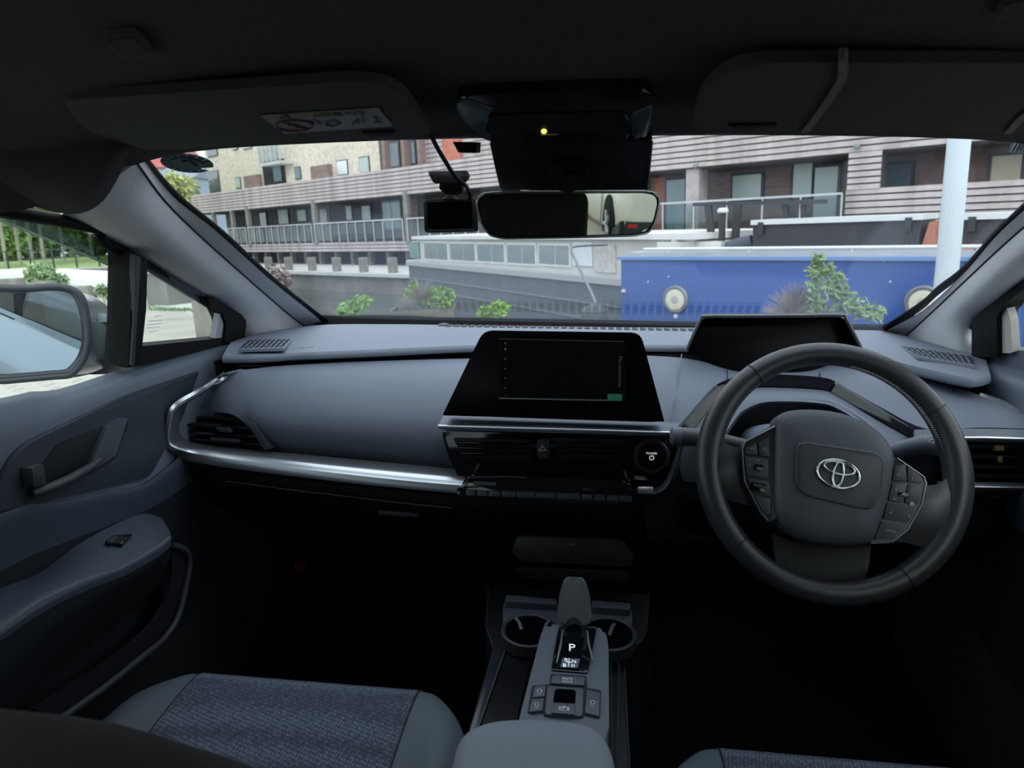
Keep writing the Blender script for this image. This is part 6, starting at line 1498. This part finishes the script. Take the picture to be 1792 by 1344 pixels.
# ============================================================ OUTSIDE OF THE CAR
# smoked wind deflector
DFP = Pl((-0.778, 1.0, 0.92), (1, 0, -0.2))
dfp = [(-10, 334), (119, 390), (234, 452), (232, 482), (113, 431), (-10, 381)]
V, Fc = extr([DFP.at(*p) for p in dfp]+[], Vector((-0.003, 0, 0)))
wdf = root('wind_deflector', DFP.at(0, 380), 'smoked wind deflector along the top of the passenger window', 'wind deflector')
mk('tinted_blade', V, Fc, glass('smoked_acrylic', (0.46, 0.52, 0.48), 0.8), wdf, smooth=False)
tube('blade_edge', [DFP.at(*p, 0.002) for p in dfp[3:]], 0.0014, mat('acrylic_edge', (0.45, 0.47, 0.45), 0.3), wdf, n=6)
# door mirror
MGN = Vector((0.46, -0.885, -0.02)).normalized()
MG = Pl((-0.98, 1.14, 0.98), MGN)
dm = root('door_mirror', (-0.9, 1.2, 0.88), 'grey door mirror outside the passenger window', 'door mirror')
secs = [(0.004, [(-70, 513), (55, 498), (112, 497), (142, 513), (153, 560), (151, 608), (132, 643), (95, 653), (-70, 650)]),
        (-0.045, [(-60, 508), (60, 494), (125, 498), (176, 520), (205, 556), (207, 605), (176, 640), (110, 651), (-60, 648)]),
        (-0.095, [(-20, 516), (78, 505), (140, 510), (195, 535), (219, 566), (219, 612), (194, 634), (120, 642), (-20, 640)]),
        (-0.125, [(30, 540), (95, 530), (145, 533), (190, 550), (208, 573), (208, 600), (185, 618), (125, 625), (30, 622)])]
secs = [(o, [(x, y+6) for x, y in q]) for o, q in secs]
rings = [[MG.at(p[0], p[1], o) for p in crom(s, 4, True)] for o, s in secs]
nP = len(rings[0]); V = [p for r in rings for p in r]; Fc = []
for i in range(len(rings)-1):
    for k in range(nP): k2 = (k+1) % nP; Fc.append((i*nP+k, i*nP+k2, (i+1)*nP+k2, (i+1)*nP+k))
Fc.append(tuple(range(nP))); Fc.append(tuple((len(rings)-1)*nP+k for k in range(nP)))
mk('mirror_housing', V, Fc, mat('mirror_grey_paint', (0.085, 0.10, 0.105), 0.22, spec=0.6, coat=0.5), dm, angle=50)
gp_ = [(x, y+5) for x, y in [(-60, 523), (50, 507), (108, 505), (131, 520), (142, 562), (141, 602), (124, 633), (92, 643), (-60, 640)]]
tube('mirror_bezel', [MG.at(p[0], p[1], 0.006) for p in crom(secs[0][1], 4, True)], 0.006, M_char, dm, n=8, closed=True)
plate('mirror_glass', MG, [tuple(p) for p in crom(gp_, 4, True)], 0.0075, 0.002, mat('door_mirror_glass', (0.40, 0.44, 0.46), 0.0, metal=1.0), dm, smooth=False)
plate('turn_lamp', Pl(MG.at(185, 552, -0.02), (0.75, -0.66, 0.1)), bez([(157, 546), (196, 550), (214, 562), (206, 564), (162, 563)], 3), 0.0, 0.01, mat('lamp_lens', (0.22, 0.29, 0.29), 0.1, spec=0.8), dm, bevel=0.002)
surf('mirror_arm', [[MG.at(120, 640, -0.06), MG.at(170, 628, -0.09), X(222, 605, -0.79)], [MG.at(130, 655, -0.06), MG.at(180, 655, -0.09), X(226, 652, -0.79)]], M_rubber, dm, th=0.03, su=4, sv=2)
# wiper and scuttle below the glass
wp = root('wiper', WSP.at(820, 566, -0.03), 'black wiper lying along the bottom of the windscreen', 'wiper')
tube('wiper_arm', [WSP.at(x, y, -0.018) for x, y in ((575, 558), (640, 555), (720, 556), (800, 562), (850, 566))], 0.010, M_rubber, wp, n=8, sub=3, flat=0.6)
tube('wiper_blade', [WSP.at(x, y, -0.012) for x, y in ((690, 560), (850, 564), (1000, 567), (1150, 571), (1210, 573))], 0.007, M_rubber, wp, n=6, sub=2)
surf('scuttle_panel', [[(XC+x, 1.60, 0.950) for x in (-0.70, 0, 0.70)], [(XC+x, 1.85, 0.90) for x in (-0.70, 0, 0.70)]], M_rubber, th=0.02, su=3, sv=2, kind='structure', label='black scuttle panel below the windscreen')
surf('bonnet', [[(XC+u*0.78, y, z-0.05*u*u) for u in (-1, -0.6, 0, 0.6, 1)] for y, z in ((1.85, 0.88), (2.2, 0.82), (2.6, 0.72), (2.85, 0.60), (2.9, 0.40))], M_paint, th=0.01, su=4, sv=4, kind='structure', label='silver-blue bonnet ahead of the windscreen')

# ============================================================ WHITE CAR BEHIND (seen in the mirror)
hd = Vector((0.319, -0.948, 0)).normalized(); lt = Vector((hd.y, -hd.x, 0))     # lt: towards the far side
if lt.x < 0: lt = -lt
rw = Vector((4.78, -7.25, 0.0))                                                  # near rear wheel, on the ground
wcr = root('white_hatchback', rw+lt*0.8, 'white hatchback parked behind, seen in the rear view mirror', 'car')
def wc(x, y, z): return rw+hd*x+lt*(y+0.82)+Vector((0, 0, z))                  # x from rear axle to the front, y from centre line
sta = [(-0.83, 0.74, 0.34, 0.92, 0.62), (-0.76, 0.82, 0.26, 1.00, 0.64), (-0.55, 0.86, 0.24, 1.06, 0.60), (-0.25, 0.88, 0.22, 1.04, 0.58), (0.6, 0.885, 0.20, 1.00, 0.57), (1.6, 0.885, 0.20, 0.98, 0.56), (2.4, 0.88, 0.20, 0.95, 0.54), (2.9, 0.84, 0.22, 0.86, 0.50), (3.2, 0.66, 0.30, 0.70, 0.45)]
V = []; Fc = []
for x, w, z0, z1, zm in sta:
    V += [wc(x, s*k, z) for s, seq in ((-1, ((w*0.90, z0), (w*0.99, z0+0.12), (w, zm), (w*0.97, z1-0.14), (w*0.88, z1))), (1, ((w*0.88, z1), (w*0.97, z1-0.14), (w, zm), (w*0.99, z0+0.12), (w*0.90, z0)))) for k, z in seq]
for i in range(len(sta)-1):
    for k in range(10): k2 = (k+1) % 10; Fc.append((i*10+k, i*10+k2, (i+1)*10+k2, (i+1)*10+k))
Fc.append(tuple(range(10))); Fc.append(tuple((len(sta)-1)*10+k for k in range(10)))
mk('body', V, Fc, mat('cream_white_paint', (0.80, 0.80, 0.70), 0.25, coat=0.6), wcr, angle=60)
gh = [(-0.70, 0.70, 0.98, 1.02), (-0.45, 0.68, 1.0, 1.42), (0.3, 0.66, 0.98, 1.50), (1.3, 0.64, 0.96, 1.46), (2.2, 0.66, 0.93, 0.97)]
V = []; Fc = []
for x, w, z0, z1 in gh: V += [wc(x, -w-0.13, z0), wc(x, -w+0.06*(z1-z0), z1), wc(x, w-0.06*(z1-z0), z1), wc(x, w+0.13, z0)]
for i in range(len(gh)-1):
    for k in range(3): Fc.append((i*4+k, i*4+k+1, (i+1)*4+k+1, (i+1)*4+k))
Fc.append((0, 1, 2, 3)); Fc.append(tuple((len(gh)-1)*4+k for k in range(4)))
mk('greenhouse', V, Fc, M_pane, wcr, angle=30)
rf = [[wc(x, w*u, z) for u in (-1, -0.5, 0, 0.5, 1)] for x, w, z in ((-0.50, 0.66, 1.42), (0.3, 0.66, 1.515), (1.3, 0.63, 1.475))]
V, Fc = surf_vf(rf, 0.03, 2, 2); mk('roof', V, Fc, MATS['cream_white_paint'], wcr)
for x in (0.0, 2.5):
    for s in (-1, 1):
        lathe('wheel_arch', wc(x, s*0.80, 0.33), lt*s, [(0.39, 0), (0.39, 0.092)], M_rubber, wcr, n=28)
        w_ = lathe('wheel', wc(x, s*0.72, 0.31), lt*s, [(0.31, 0), (0.31, 0.16), (0.29, 0.19), (0.215, 0.19), (0.20, 0.17)], M_rubber, wcr, n=28)
        for k in range(5):
            t = 2*math.pi*k/5; d1 = hd*math.cos(t)+Vector((0, 0, 1))*math.sin(t); cc = wc(x, s*0.72, 0.31)+lt*s*0.185
            tube('wheel_spoke', [cc, cc+d1*0.20], 0.028, M_steel, w_, n=6)
BP_ = [wc(-0.74, -0.88, 0.18), wc(-0.36, -0.90, 0.18), wc(-0.46, -0.90, 0.30), wc(-0.76, -0.87, 0.42)]
V, Fc = extr(BP_, lt*0.15); mk('bumper_side', V, Fc, mat('bumper_teal_black', (0.015, 0.03, 0.032), 0.5), wcr, smooth=False)
V, Fc = extr([wc(-0.83, -0.82, 0.22), wc(-0.83, 0.82, 0.22), wc(-0.84, 0.80, 0.42), wc(-0.84, -0.80, 0.42)], hd*0.12, 0.02); mk('bumper', V, Fc, MATS['bumper_teal_black'], wcr)
M_tail = mat('tail_red', (0.55, 0.03, 0.03), 0.2)
for s in (-1, 1):
    V, Fc = extr([wc(-0.40, s*0.905, 0.98), wc(-0.40, s*0.90, 0.82), wc(-0.83, s*0.60, 0.84), wc(-0.82, s*0.58, 0.96)], hd*0.10+lt*(-s*0.06)); mk('tail_lamp', V, Fc, M_tail, wcr, smooth=False)
    V, Fc = extr([wc(-0.85, s*0.78, 0.39), wc(-0.85, s*0.66, 0.39), wc(-0.85, s*0.66, 0.34), wc(-0.85, s*0.78, 0.34)], hd*0.05); mk('rear_reflector', V, Fc, M_tail, wcr, smooth=False)
    lathe('exhaust_tip', wc(-0.84, s*0.55, 0.28), -hd, [(0.05, 0), (0.05, 0.05), (0.035, 0.05)], M_chrome, wcr, n=14)
tube('door_shut_line', [wc(0.55, -0.892, 0.28), wc(0.50, -0.893, 0.60), wc(0.62, -0.87, 0.96)], 0.006, M_rubber, wcr, n=5)
